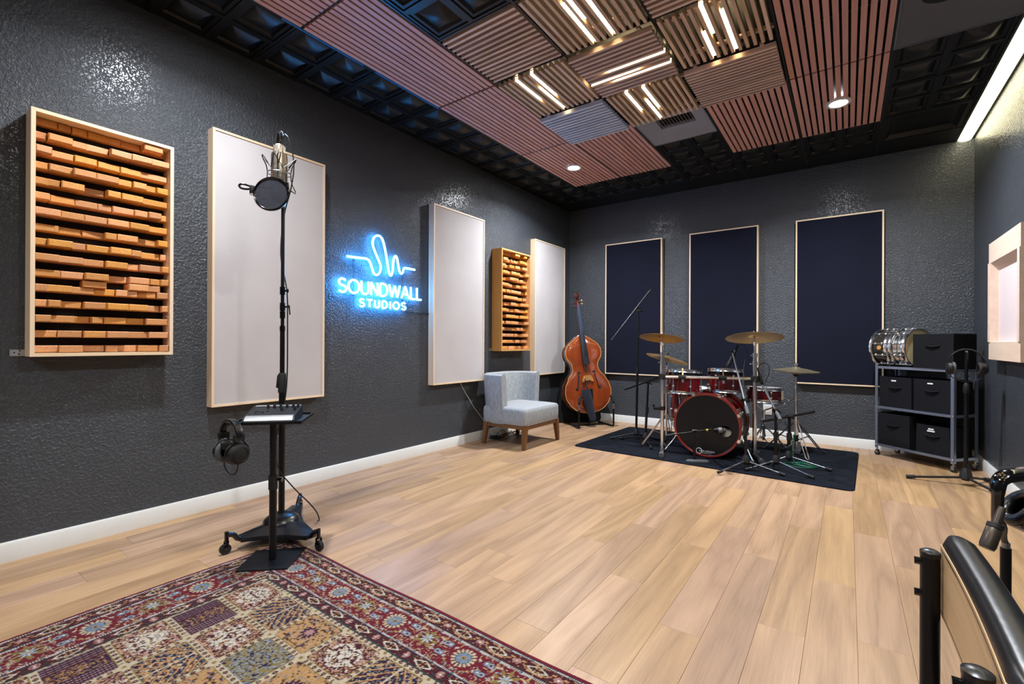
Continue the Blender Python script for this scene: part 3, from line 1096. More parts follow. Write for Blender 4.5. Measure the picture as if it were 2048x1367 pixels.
# ------------------------------------------------------------------ raw maple box frame on the right wall
bx = thing('wood_box_frame', 'pale maple box frame with recessed pink-white panel on the right wall', 'wall box', (RX - 0.03, 4.79, 0.975))
fx, y0, y1, z0, z1 = RX - 0.055, 4.37, 5.21, 0.975, 1.885
MB().box(fx, RX - 0.001, y0, y1, z1 - 0.155, z1).part('top_board', 'box_maple', bx)
MB().box(fx, RX - 0.001, y0, y1, z0, z0 + 0.135).part('bottom_board', 'box_maple', bx)
MB().box(fx - 0.006, RX - 0.001, y0, y0 + 0.05, z0 + 0.135, z1 - 0.155).part('side_board', 'box_maple', bx)
MB().box(fx - 0.006, RX - 0.001, y1 - 0.05, y1, z0 + 0.135, z1 - 0.155).part('side_board', 'box_maple', bx)
MB().box(RX - 0.008, RX - 0.001, y0 + 0.05, y1 - 0.05, z0 + 0.135, z1 - 0.155).part('recessed_panel', 'box_inner', bx)
MB().add([(fx, y0 + 0.05, z1 - 0.155), (fx, y1 - 0.05, z1 - 0.155), (RX - 0.009, y1 - 0.05, z1 - 0.215), (RX - 0.009, y0 + 0.05, z1 - 0.215), (RX - 0.009, y1 - 0.05, z1 - 0.155), (RX - 0.009, y0 + 0.05, z1 - 0.155)],
         [(0, 1, 2, 3), (0, 3, 5), (1, 4, 2), (2, 4, 5, 3), (0, 5, 4, 1)]).part('sloped_ledge', 'box_maple', bx)

# ------------------------------------------------------------------ wall outlet behind the drums
ol = thing('wall_outlet', 'white wall outlet plate low on the back wall behind the drums', 'outlet', (2.605, RY - 0.004, 0.265))
MB().rbox(2.56, 2.65, RY - 0.007, RY - 0.001, 0.27, 0.39, 0.004).part('cover_plate', 'white_plastic', ol)
for z in (0.305, 0.355):
    MB().rbox(2.585, 2.625, RY - 0.010, RY - 0.006, z - 0.017, z + 0.017, 0.004).part('socket', 'white_plastic', ol)

# ------------------------------------------------------------------ persian rug
def build_rug():
    X0, X1, Y0, Y1 = 0.877, 3.16, -0.26, 1.358
    st = 0.0036
    nx, ny = int((X1 - X0) / st), int((Y1 - Y0) / st)
    xs = np.linspace(X0, X1, nx + 1)
    ys = np.linspace(Y0, Y1, ny + 1)
    GXX, GYY = np.meshgrid(xs, ys)
    rs = np.random.RandomState(5)

    def vnoise(u, v, seed):
        g = np.random.RandomState(seed).rand(128, 128)
        iu, iv = np.floor(u).astype(int), np.floor(v).astype(int)
        fu, fv = u - iu, v - iv
        fu, fv = fu * fu * (3 - 2 * fu), fv * fv * (3 - 2 * fv)
        a, b = g[iu % 128, iv % 128], g[(iu + 1) % 128, iv % 128]
        c, d = g[iu % 128, (iv + 1) % 128], g[(iu + 1) % 128, (iv + 1) % 128]
        return (a * (1 - fu) + b * fu) * (1 - fv) + (c * (1 - fu) + d * fu) * fv

    pal = {k: np.array(lin(v)) for k, v in dict(red='#720d20', dred='#4c0a1a', maroon='#3a0f16', cream='#cdbda0', gold='#b08a4c', olive='#8f7a42', navy='#171d3c', blue='#6f8299',
                                               lblue='#97a3b0', green='#27423f', pink='#b98a83', white='#d9d0c0', tan='#c79a66', purple='#3a1236', black='#14121a').items()}
    col = np.zeros(GXX.shape + (3,))

    def put(mask, c):
        col[mask] = pal[c]

    # distance to the nearest edge and position along it; the long sides' border is a little wider
    dl, dr = (GXX - X0) / 1.11, (X1 - GXX) / 1.11
    db, dt = GYY - Y0, Y1 - GYY
    d = np.minimum(np.minimum(dl, dr), np.minimum(db, dt))
    along = np.where((dt <= d + 1e-9) | (db <= d + 1e-9), GXX, GYY)
    put(d >= 0, 'red')

    def fold(u, p):
        t = np.abs(((u / p) % 1.0) - 0.5) * 2
        return t                        # 0..1 mirrored
    # --- guard bands
    def guard(lo, hi, ctr, seed):
        band = (d >= lo) & (d < hi)
        put(band, 'dred')
        n = vnoise(fold(along, 0.163) * 9, (d - lo) / 0.006, seed)
        put(band & (n > 0.72), 'tan')
        put(band & (n < 0.2), 'green')
        u = ((along / 0.163) % 1.0 - 0.5) * 0.163
        v = d - ctr
        e = np.abs(u) / 0.042 + (np.abs(v) / 0.0185) ** 1.4
        put(band & (e < 1.12), 'dred')
        put(band & (e < 1.0), 'white')
        put(band & (e < 0.72), 'maroon')
        dots = (((u / 0.014) % 1.0 - 0.5) ** 2 + ((v / 0.014) % 1.0 - 0.5) ** 2) < 0.09
        put(band & (e < 0.6) & dots, 'tan')
        u2 = (((along / 0.163) + 0.5) % 1.0 - 0.5) * 0.163
        q = np.abs(u2) + np.abs(v)
        put(band & (q < 0.020) & (vnoise(np.abs(u2) / 0.004, np.abs(v) / 0.004, seed + 3) > 0.5), 'pink')
        put(band & (np.hypot(u2, v) < 0.005), 'white')
    guard(0.030, 0.094, 0.060, 11)
    guard(0.243, 0.288, 0.265, 17)

    def bead(lo, hi):
        band = (d >= lo) & (d < hi)
        put(band, 'navy')
        put(band & (np.abs(d - (lo + hi) / 2) < (hi - lo) * 0.36) & (((along / 0.0075) % 1.0) > 0.28), 'lblue')
        put(band & (np.abs(d - (lo + hi) / 2) < (hi - lo) * 0.36) & (((along / 0.0075) % 1.0) > 0.55), 'white')
    bead(0.021, 0.031)
    bead(0.092, 0.103)
    bead(0.231, 0.242)
    # --- main border
    lo, hi, ctr = 0.103, 0.231, 0.160
    band = (d >= lo) & (d < hi)
    put(band, 'red')
    P = 0.357
    u = ((along + 0.03) / P % 1.0 - 0.5) * P
    v = d - ctr
    au, av = np.abs(u), v
    n1 = vnoise(au / 0.013, (av + 1) / 0.013, 31)
    n2 = vnoise(au / 0.0075, (av + 1) / 0.0075, 37)
    put(band & (np.abs(n1 - 0.5) < 0.05), 'tan')
    put(band & (np.abs(n1 - 0.5) < 0.022), 'green')
    put(band & (np.abs(n1 - 0.62) < 0.03), 'cream')
    put(band & (n2 > 0.87), 'lblue')
    put(band & (n2 > 0.93), 'white')
    put(band & (n2 < 0.12), 'navy')
    put(band & (n2 < 0.07), 'tan')

    def rosette(uu, vv, r, petals, ring, core, heart):
        rr_ = np.hypot(uu, vv)
        th = np.arctan2(vv, uu)
        put(band & (rr_ < r * 1.16), 'red')
        pet = r * (0.93 + 0.07 * np.cos(petals * th))
        put(band & (rr_ < pet), ring)
        put(band & (rr_ < pet) & (rr_ > r * 0.66) & (np.cos(petals * th + 3.14159) > 0.55), 'dred')
        put(band & (rr_ < r * 0.62), 'navy')
        put(band & (rr_ < r * 0.58), core)
        put(band & (rr_ < r * 0.58) & (np.cos(petals * th) > 0.6) & (rr_ > r * 0.2), 'lblue')
        put(band & (rr_ < r * 0.20), heart)
        put(band & (rr_ < r * 0.10), 'maroon')
    rosette(u, v, 0.047, 16, 'cream', 'blue', 'gold')
    u2 = (((along + 0.03) / P + 0.5) % 1.0 - 0.5) * P
    rr_ = np.hypot(u2, v)
    th = np.arctan2(v, u2)
    star = 0.050 * (0.72 + 0.28 * np.cos(8 * th))
    put(band & (rr_ < star), 'olive')
    put(band & (rr_ < star * 0.82) & (np.cos(8 * th) < 0.2), 'maroon')
    put(band & (rr_ < 0.026 * (0.75 + 0.25 * np.cos(8 * th))), 'lblue')
    put(band & (rr_ < 0.024) & (np.cos(8 * th) > 0.7), 'white')
    put(band & (rr_ < 0.005), 'gold')
    for s in (-1, 1):
        for off, c1, c2 in ((0.083, 'blue', 'white'), (0.100, 'lblue', 'maroon')):
            uu, vv = au - off, v - s * 0.026
            r3 = np.hypot(uu, vv)
            put(band & (r3 < 0.012), c1)
            put(band & (r3 < 0.005), c2)
    # --- field of garden squares
    fld = d >= 0.288
    put(fld, 'cream')
    LX, LY = 1.199, 0.871
    cu, cv = (GXX - LX) / 0.2137, (GYY - LY) / 0.1855
    iu, iv = np.floor(cu).astype(int), np.floor(cv).astype(int)
    fu, fv = cu - iu - 0.5, cv - iv - 0.5
    eu, ev = (0.5 - np.abs(fu)) * 0.2137, (0.5 - np.abs(fv)) * 0.1855
    ed = np.minimum(eu, ev)
    strip = 0.0125
    lat = fld & (ed < strip)
    put(lat, 'cream')
    al = np.where(eu < ev, GYY, GXX)
    dotp = ((al / 0.0265) % 1.0 - 0.5) * 0.0265
    rd = np.hypot(dotp, ed)
    put(lat & (rd < 0.0078), 'maroon')
    put(lat & (rd < 0.0032), 'pink')
    put(lat & (ed > strip - 0.0025), 'olive')
    put(fld & (eu < 0.026) & (ev < 0.026) & ((eu + ev) < 0.030), 'cream')
    put(fld & (np.hypot(eu, ev) < 0.007), 'olive')
    cell = fld & (ed >= strip)
    kind = (iu * 2 + iv * 3 + (iu * iv) % 2) % 6
    kind = np.where((iu == 0) & (iv == 0), 0, kind)
    px, py = np.abs(fu) * 0.2137, (fv + 0.5) * 0.1855
    ca = vnoise(px / 0.0085 + 13 * iu, py / 0.0085 + 7 * iv, 51)
    cb = vnoise(px / 0.0052 + 5 * iu, py / 0.0052 + 11 * iv, 57)
    cc = vnoise(px / 0.020 + 3 * iu, py / 0.020 + 2 * iv, 63)

    def K(k):
        return cell & (kind == k)
    for k, bg, cols_ in ((0, 'dred', ('pink', 'white', 'tan', 'navy')), (1, 'olive', ('maroon', 'blue', 'lblue', 'navy')), (2, 'navy', ('tan', 'cream', 'dred', 'blue')),
                         (3, 'purple', ('dred', 'pink', 'gold', 'navy')), (4, 'tan', ('maroon', 'pink', 'gold', 'blue')), (5, 'red', ('navy', 'lblue', 'cream', 'tan'))):
        mk = K(k)
        put(mk, bg)
        put(mk & (ca > 0.66), cols_[0])
        put(mk & (np.abs(cb - 0.5) < 0.07), cols_[2])
        put(mk & (cb > 0.80), cols_[1])
        put(mk & (cb < 0.16), cols_[3])
        if k == 0:                         # arched cartouche of flowers
            rad = np.hypot(px / 0.075, (py - 0.093) / 0.068) * (1 + 0.08 * np.cos(10 * np.arctan2(py - 0.093, px)))
            ins = mk & (rad < 1.0)
            put(ins, 'white')
            put(ins & (rad > 0.93), 'pink')
            put(ins & (cb > 0.60), 'maroon')
            put(ins & (cb > 0.76), 'tan')
            put(ins & (ca < 0.26), 'dred')
        if k == 3:                         # beaded stripes
            sb = (np.abs(fu) > 0.17)
            s1 = ((px / 0.0145) % 1.0)
            put(mk & sb, 'dred')
            put(mk & sb & (s1 > 0.55), 'navy')
            put(mk & sb & (np.hypot(s1 - 0.27, ((py / 0.009) % 1.0 - 0.5) * 0.6) < 0.21), 'pink')
        if k == 2:                         # branching tree
            br = np.abs(((py + px * 1.1) / 0.034) % 1.0 - 0.5) < 0.10
            put(mk & (px > 0.006) & br, 'tan')
            put(mk & (px < 0.004), 'cream')
        if k == 5 or k == 4:
            rad = np.hypot(px, py - 0.093)
            an = np.arctan2(py - 0.093, px)
            put(mk & (rad < 0.030 + 0.006 * np.cos(10 * an)), 'purple' if k == 4 else 'maroon')
            put(mk & (rad < 0.017 + 0.004 * np.cos(8 * an)), 'pink' if k == 4 else 'lblue')
            if k == 5:
                put(mk & (np.abs(rad - 0.056 - 0.004 * np.cos(12 * an)) < 0.004), 'cream')
    put(fld & (d < 0.288 + 0.004), 'green')
    # yarn tone and knot relief
    tone = 0.86 + 0.28 * rs.rand(*GXX.shape)
    col *= tone[..., None] * 0.66
    z = 0.0075 + 0.0013 * rs.rand(*GXX.shape)
    rim = np.clip(d / 0.010, 0, 1)
    z *= np.sqrt(np.clip(rim, 0.02, 1))
    gx = GXX + 0.0008 * (rs.rand(*GXX.shape) - 0.5)
    # a gently uneven edge
    edge = (1 - np.clip(d / 0.3, 0, 1))
    gyy = GYY + edge * 0.004 * np.sin(GXX * 7.0) * (dt < 0.3)
    gx = gx + edge * 0.006 * np.sin(GYY * 5.0 + 1.0) * (dl < 0.3)
    n = GXX.size
    co = np.empty((n, 3), np.float32)
    co[:, 0], co[:, 1], co[:, 2] = gx.ravel() - X0, gyy.ravel() - Y0, z.ravel()
    w = nx + 1
    i = (np.arange(ny)[:, None] * w + np.arange(nx)[None, :]).ravel()
    quads = np.stack([i, i + 1, i + w + 1, i + w], 1).astype(np.int32)
    me = bpy.data.meshes.new('persian_rug')
    me.vertices.add(n)
    me.vertices.foreach_set('co', co.ravel())
    me.loops.add(quads.size)
    me.loops.foreach_set('vertex_index', quads.ravel())
    me.polygons.add(len(quads))
    me.polygons.foreach_set('loop_start', np.arange(len(quads), dtype=np.int32) * 4)
    me.polygons.foreach_set('loop_total', np.full(len(quads), 4, np.int32))
    me.update(calc_edges=True)
    at = me.color_attributes.new('yarn', 'FLOAT_COLOR', 'POINT')
    buf = np.ones((n, 4), np.float32)
    buf[:, :3] = col.reshape(-1, 3)
    at.data.foreach_set('color', buf.ravel())
    t = NT('knotted_wool_pile')
    a = t.node('ShaderNodeAttribute', attribute_name='yarn')
    fz = t.noise(t.coords(), 420.0, 2)
    t.set(Base_Color=t.mix(t.math('MULTIPLY', fz, 0.35), a.outputs['Color'], (0.01, 0.008, 0.01)), Roughness=0.95, Sheen_Weight=0.1)
    t.b.inputs['Specular IOR Level'].default_value = 0.1
    me.materials.append(t.m)
    o = bpy.data.objects.new('persian_rug', me)
    COL.objects.link(o)
    o.location = (X0, Y0, 0.0005)
    tag(o, 'dark red patterned persian rug with garden squares and floral border', 'rug')
    BASE[o.name] = vec3(o.location)
    return o


build_rug()


# ------------------------------------------------------------------ black drum rug
def build_black_rug():
    poly = [(1.00, 4.36), (1.06, 5.79), (3.45, 5.80), (3.40, 4.25)]
    # rounded outline
    out = []
    for i in range(4):
        p, a, b = Vector(poly[i]), Vector(poly[i - 1]), Vector(poly[(i + 1) % 4])
        for k in range(7):
            t = k / 6
            q0 = p + (a - p).normalized() * 0.07
            q1 = p + (b - p).normalized() * 0.07
            out.append((q0 * (1 - t) ** 2 + p * 2 * t * (1 - t) + q1 * t * t))
    c = Vector((2.22, 5.05))
    rr = np.random.RandomState(3)
    rings = 26
    dense = []
    for i in range(len(out)):
        a, b = out[i], out[(i + 1) % len(out)]
        k = max(1, int((b - a).length / 0.03))
        dense += [a + (b - a) * (j / k) for j in range(k)]
    n = len(dense)
    vs, fs = [], []
    for r in range(rings):
        s = 1 - (r / rings) ** 1.0
        h = 0.0 if r == 0 else 0.0085
        for p in dense:
            q = c + (p - c) * (s if r != 1 else 0.995)
            vs.append((q.x, q.y, 0.0008 + h + (0.003 * rr.rand() if r > 1 else 0)))
    for r in range(rings - 1):
        fs += [(r * n + i, r * n + (i + 1) % n, (r + 1) * n + (i + 1) % n, (r + 1) * n + i) for i in range(n)]
    fs.append(tuple((rings - 1) * n + i for i in range(n)))
    t = NT('black_shag_pile')
    vec = t.coords()
    pile = t.noise(vec, 220.0, 3, 0.7)
    brush = t.noise(t.coords('Object', (7, 16, 7)), 1.0, 3, 0.6)
    t.set(Base_Color=t.ramp(t.math('MULTIPLY_ADD', brush, 0.8, t.math('MULTIPLY', pile, 0.3)), [(0.40, lin('#040507')), (0.80, lin('#151c2a'))]), Roughness=0.9)
    t.b.inputs['Specular IOR Level'].default_value = 0.15
    t.bump(pile, 0.6, 0.004)
    MB().add(vs, fs, True).thing('drum_rug', 'black shaggy rug under the drum kit', 'rug', t.m, (2.22, 5.05, 0.0))


build_black_rug()

RIGHT = Vector((0.8105, 0.5857, 0.0))       # handy directions across / along the photographer's view
TOWARD = Vector((0.5857, -0.8105, 0.0))


# ------------------------------------------------------------------ equipment stand with tray
def equipment_stand():
    t = thing('equipment_stand', 'black stand with square base plate and small tray, on the persian rug', 'stand', (1.048, 1.175, 0.009))
    pl = [(1.034, 1.007), (1.203, 1.167), (1.057, 1.351), (0.89, 1.17)]
    MB().prism(pl, 0.0095, 0.0155).part('base_plate', 'black_blue', t)
    MB().cyl((1.05, 1.175, 0.0155), (1.05, 1.175, 0.37), 0.0175, n=20).part('lower_pole', 'black', t)
    MB().cyl((1.05, 1.175, 0.36), (1.05, 1.175, 0.43), 0.0215, n=20).part('collar', 'black_matte', t)
    MB().cyl((1.05, 1.175, 0.42), (1.05, 1.175, 0.688), 0.016, n=20).part('upper_pole', 'black', t)
    kn = MB()
    q = Vector((1.05, 1.175, 0.408))
    kn.cyl(q + RIGHT * 0.018, q + RIGHT * 0.034, 0.006, n=10)
    kn.cyl(q + RIGHT * 0.030, q + RIGHT * 0.046, 0.013, n=7)
    kn.part('clamp_knob', 'black_gloss', t)
    tr = [(0.980, 1.016), (1.185, 1.241), (0.967, 1.435), (0.762, 1.210)]
    MB().prism(tr, 0.688, 0.692).part('tray', 'black_matte', t)
    for i in range(4):
        a, b = tr[i], tr[(i + 1) % 4]
        MB().beam((a[0], a[1], 0.695), (b[0], b[1], 0.695), 0.005, 0.014).part('tray_lip', 'black', t)
    MB().tube([(0.985, 1.03, 0.700), (1.000, 1.005, 0.700), (1.012, 0.984, 0.701), (1.016, 0.977, 0.712)], 0.005, 8).part('hook', 'black', t)
    return t


equipment_stand()
E1, E2 = Vector((0.664, 0.748, 0)), Vector((-0.748, 0.664, 0))


def mixer():
    fl = Vector((0.980, 1.016, 0.6925)) + E1 * 0.035 + E2 * 0.016
    xf = Matrix(((E1.x, E2.x, 0, fl.x), (E1.y, E2.y, 0, fl.y), (0, 0, 1, fl.z), (0, 0, 0, 1)))
    t = thing('personal_mixer', 'silver and charcoal personal headphone mixer on the stand tray', 'mixer', tuple(fl + E1 * 0.115 + E2 * 0.1))
    W, D = 0.232, 0.205
    prof = [(0.0, 0.004), (0.0, 0.012), (0.018, 0.027), (0.04, 0.033), (D - 0.03, 0.060), (D - 0.008, 0.062), (D, 0.052), (D, 0.004)]

    def loft(x0, x1, pr):
        mb = MB(xf)
        n = len(pr)
        mb.add([(x, y, z) for x in (x0, x1) for y, z in pr], [tuple(range(n)), tuple(reversed(range(n, 2 * n)))] + [(i, n + i, n + (i + 1) % n, (i + 1) % n) for i in range(n)])
        return mb
    loft(0.008, W - 0.008, [(y, z * 0.97) for y, z in prof]).part('body', 'charcoal', t)
    for a, b in ((0.0, 0.008), (W - 0.008, W)):
        loft(a, b, prof).part('end_cheek', 'charcoal', t)
    loft(0.008, W - 0.008, [(-0.001, 0.006), (-0.001, 0.013), (0.017, 0.0285), (0.034, 0.0335), (0.036, 0.031), (0.018, 0.02), (0.004, 0.01)]).part('front_rest', 'silver', t)
    loft(0.008, W - 0.008, [(D - 0.032, 0.0595), (D - 0.008, 0.0635), (D + 0.001, 0.054), (D - 0.006, 0.05)]).part('rear_strip', 'silver', t)
    for k, (x, y) in enumerate([(0.105, 0.155), (0.135, 0.156), (0.165, 0.157), (0.195, 0.158), (0.218, 0.159), (0.075, 0.154), (0.150, 0.112), (0.212, 0.116)]):
        z = 0.034 + (y - 0.05) / (D - 0.08) * 0.026
        MB(xf).cyl((x, y, z), (x, y, z + 0.016), 0.0075, 0.006, n=12).part('rotary_knob', 'black_matte', t)
    for k in range(7):
        x, y = 0.03 + (k % 4) * 0.017, 0.095 if k < 4 else 0.075
        z = 0.0335 + (y - 0.05) / (D - 0.08) * 0.026
        MB(xf).rbox(x, x + 0.011, y, y + 0.006, z, z + 0.003, 0.001, 1).part('push_button', 'black_gloss', t)
    for x in (0.02, W - 0.02):
        for y in (0.02, D - 0.02):
            MB(xf).cyl((x, y, 0), (x, y, 0.006), 0.008, n=10).part('rubber_foot', 'rubber', t)
    return t


mixer()


def headphones(name, label, top, a, drop, half, cup_r, coil=True):
    """top: underside of the headband at its highest point; a: unit vector from one cup to the other."""
    top, a = vec3(top), vec3(a).normalized()
    up = Vector((0, 0, 1))
    f = a.cross(up)
    t = thing(name, label, 'headphones', tuple(top - up * drop))
    # headband: padded strip following an arch
    n = 22
    mb = MB()
    pts = []
    for i in range(n + 1):
        th = math.pi * (i / n)
        pts.append(top + a * (-half * math.cos(th)) + up * (-half * 1.02 + half * 1.02 * math.sin(th) + 0.004))
    vs, fs = [], []
    sec = [(-1, 0), (-0.85, 0.7), (0, 1), (0.85, 0.7), (1, 0), (0.85, -0.5), (0, -0.7), (-0.85, -0.5)]
    for i, p in enumerate(pts):
        th = math.pi * (i / n)
        out = (a * -math.cos(th) + up * math.sin(th)).normalized()
        for s, h in sec:
            vs.append(p + f * (s * 0.017) + out * (h * 0.008 + 0.006))
    k = len(sec)
    for i in range(n):
        fs += [(i * k + j, i * k + (j + 1) % k, (i + 1) * k + (j + 1) % k, (i + 1) * k + j) for j in range(k)]
    mb.add(vs, fs, True)
    mb.add(vs[:k], [tuple(range(k))])
    mb.add(vs[-k:], [tuple(range(k))])
    mb.part('headband', 'vinyl', t)
    cz = -drop + cup_r
    for s in (-1, 1):
        e = top + a * (s * half) - up * half * 1.02
        c = top + a * (s * (half - 0.012)) + up * cz
        MB().rbox(-0.024, 0.024, -0.009, 0.009, -0.012, 0.012, 0.004).part('slider_cap', 'black_gloss', t) if False else None
        MB().beam(e + up * 0.014, e - up * 0.014, 0.046, 0.018, f).part('slider_cap', 'black_matte', t)
        yk = MB()
        for q in (-1, 1):
            yk.tube([e - up * 0.01 + f * (q * 0.012), e - up * 0.03 + f * (q * 0.03), c + f * (q * (cup_r + 0.002)) + up * 0.02, c + f * (q * (cup_r + 0.002))], 0.0035, 6, smooth_path=1)
        yk.part('yoke', 'black', t)
        # closed ear cup with cushion
        cup = MB()
        cup.lathe([(0.0, 0.030), (cup_r * 0.7, 0.029), (cup_r * 0.92, 0.022), (cup_r, 0.010), (cup_r, -0.004)], c, a * s, 28)
        cp = cup.part('ear_cup', 'black_matte', t)
        MB().lathe([(cup_r * 0.62, 0.0305), (cup_r * 0.66, 0.032), (cup_r * 0.72, 0.0305)], c, a * s, 28).part('trim_ring', 'charcoal', cp)
        MB().torus(c - a * (s * 0.010), cup_r * 0.78, cup_r * 0.26, a, 28, 10).part('ear_cushion', 'grey_rubber' if s < 0 else 'rubber', t)
    # lead: loop under the cups and turns wrapped above them
    c0 = top - up * drop
    lo = MB()
    lo.tube([top + a * (-half * 0.8) + up * cz, c0 + a * (-half * 1.0) - up * 0.02, c0 + a * (-half * 0.3) - up * 0.055, c0 + a * (half * 0.4) - up * 0.055, c0 + a * (half * 0.95) - up * 0.02, top + a * (half * 0.8) + up * cz], 0.003, 6, smooth_path=3)
    if coil:
        for k in range(6):
            zc = -half * 1.02 - 0.028 - 0.006 * k
            ring = []
            for i in range(20):
                th = 2 * math.pi * i / 20
                ring.append(top + a * ((half * 0.98 + 0.004 * (k % 3)) * math.cos(th)) + f * (0.032 * math.sin(th)) + up * (zc + 0.004 * math.sin(2 * th + k)))
            lo.tube(ring, 0.003, 5, True)
    lo.part('lead', 'cable', t)
    return t


headphones('studio_headphones', 'black closed headphones hanging from the tray hook by the white panel', (1.004, 1.000, 0.7085), tuple(RIGHT * 0.86 + TOWARD * 0.5), 0.190, 0.064, 0.050)


# ------------------------------------------------------------------ rolling microphone stand
def rolling_stand():
    c = Vector((0.775, 1.363, 0.0))
    casters = [Vector((0.775, 1.078, 0)), Vector((1.116, 1.38, 0)), Vector((0.500, 1.630, 0))]
    t = thing('rolling_microphone_stand', 'tall black studio microphone stand on a triangular base with casters', 'microphone stand', tuple(c))
    cc = (casters[0] + casters[1] + casters[2]) / 3
    # three-pointed base shell with hollow sides and a raised hub
    vs, fs = [], []
    outl = []
    for i in range(3):
        p = cc + (casters[i] - cc) * 0.80
        q = cc + (casters[(i + 1) % 3] - cc) * 0.80
        d = (q - p)
        nrm = Vector((-(casters[i] - cc).y, (casters[i] - cc).x, 0)).normalized()
        outl += [p - nrm * 0.030, p + nrm * 0.030]
        mid = (p + q) / 2
        outl += [mid + (cc - mid) * 0.03 - d.normalized() * 0.06, mid + (cc - mid) * 0.03 + d.normalized() * 0.06]
    n = len(outl)
    for k, (s, z) in enumerate(((1.0, 0.048), (1.0, 0.064), (0.985, 0.069), (0.62, 0.083), (0.34, 0.094))):
        vs += [Vector((cc.x + (p.x - cc.x) * s, cc.y + (p.y - cc.y) * s, z)) for p in outl]
    for k in range(4):
        fs += [(k * n + i, k * n + (i + 1) % n, (k + 1) * n + (i + 1) % n, (k + 1) * n + i) for i in range(n)]
    fs += [tuple(reversed(range(n))), tuple(4 * n + i for i in range(n))]
    MB().add(vs, fs, False).part('base', 'black_blue', t)
    MB().lathe([(0.095, 0.084), (0.090, 0.100), (0.060, 0.122), (0.030, 0.130), (0.0, 0.131)], c, n=32).part('base_hub', 'black_blue', t)
    MB().lathe([(0.0, 0.020), (0.10, 0.020), (0.11, 0.030), (0.11, 0.052)], c, n=24).part('base_weight', 'black_matte', t)
    for p in casters:
        d = (p - cc).normalized()
        q = cc + (p - cc) * 0.80
        arm = MB()
        arm.tube([Vector((q.x, q.y, 0.060)) - d * 0.03, Vector((q.x, q.y, 0.058)) + d * 0.005, Vector((p.x, p.y, 0.090)) - d * 0.035, Vector((p.x, p.y, 0.097)), ], 0.013, 8, smooth_path=2)
        a = arm.part('caster_arm', 'black_blue', t)
        cs = MB()
        cs.cyl((p.x, p.y, 0.062), (p.x, p.y, 0.112), 0.010, n=10)
        s = Vector((-d.y, d.x, 0))
        for q2 in (-1, 1):
            cs.beam(Vector((p.x, p.y, 0.066)) + s * (q2 * 0.013), Vector((p.x, p.y, 0.022)) + s * (q2 * 0.013) + d * 0.006, 0.016, 0.002, d)
        cs.beam(Vector((p.x, p.y, 0.066)) - s * 0.014, Vector((p.x, p.y, 0.066)) + s * 0.014, 0.016, 0.003, d)
        ck = cs.part('caster_fork', 'black_gloss', t)
        w = Vector((p.x, p.y, 0.0265)) + d * 0.006
        MB().cyl(w - s * 0.009, w + s * 0.009, 0.0265, n=20).part('wheel', 'rubber', ck)
    MB().cyl(c + Vector((0, 0, 0.125)), c + Vector((0, 0, 0.86)), 0.0165, n=20).part('lower_pole', 'black', t)
    MB().lathe([(0.0165, 0.80), (0.021, 0.805), (0.021, 0.905), (0.018, 0.912), (0.0125, 0.914)], c, n=20).part('grip_collar', 'black_matte', t)
    MB().beam(c - RIGHT * 0.021 + Vector((0, 0, 0.90)), c - RIGHT * 0.028 + Vector((0, 0, 0.83)), 0.008, 0.012).part('release_lever', 'black_matte', t)
    MB().cyl(c + Vector((0, 0, 0.90)), c + Vector((0, 0, 1.165)), 0.0125, n=16).part('middle_pole', 'black', t)
    MB().cyl(c + Vector((0, 0, 1.15)), c + Vector((0, 0, 1.178)), 0.0145, n=16).part('joint_ring', 'black_gloss', t)
    MB().cyl(c + Vector((0, 0, 1.165)), c + Vector((0, 0, 1.86)), 0.0095, n=14).part('upper_pole', 'black', t)
    for z, ln, tee in ((1.375, 0.030, False), (1.285, 0.040, True)):
        q = c + Vector((0, 0, z))
        b = MB()
        b.cyl(q - Vector((0, 0, 0.022)), q + Vector((0, 0, 0.022)), 0.0145, n=14)
        b.cyl(q, q + RIGHT * ln, 0.006, n=10)
        if tee:
            b.cyl(q + RIGHT * (ln - 0.004) + Vector((0, 0, 0.010)), q + RIGHT * (ln + 0.002) - Vector((0, 0, 0.045)), 0.0035, n=8)
        else:
            b.cyl(q + RIGHT * ln - Vector((0, 0, 0.01)), q + RIGHT * ln + Vector((0, 0, 0.01)), 0.004, n=8)
        b.part('clamp', 'black_gloss', t)
    MB().cyl(c + Vector((0, 0, 1.22)), c + Vector((0, 0, 1.26)), 0.014, n=14).part('joint_ring', 'black_gloss', t)
    return t


rolling_stand()


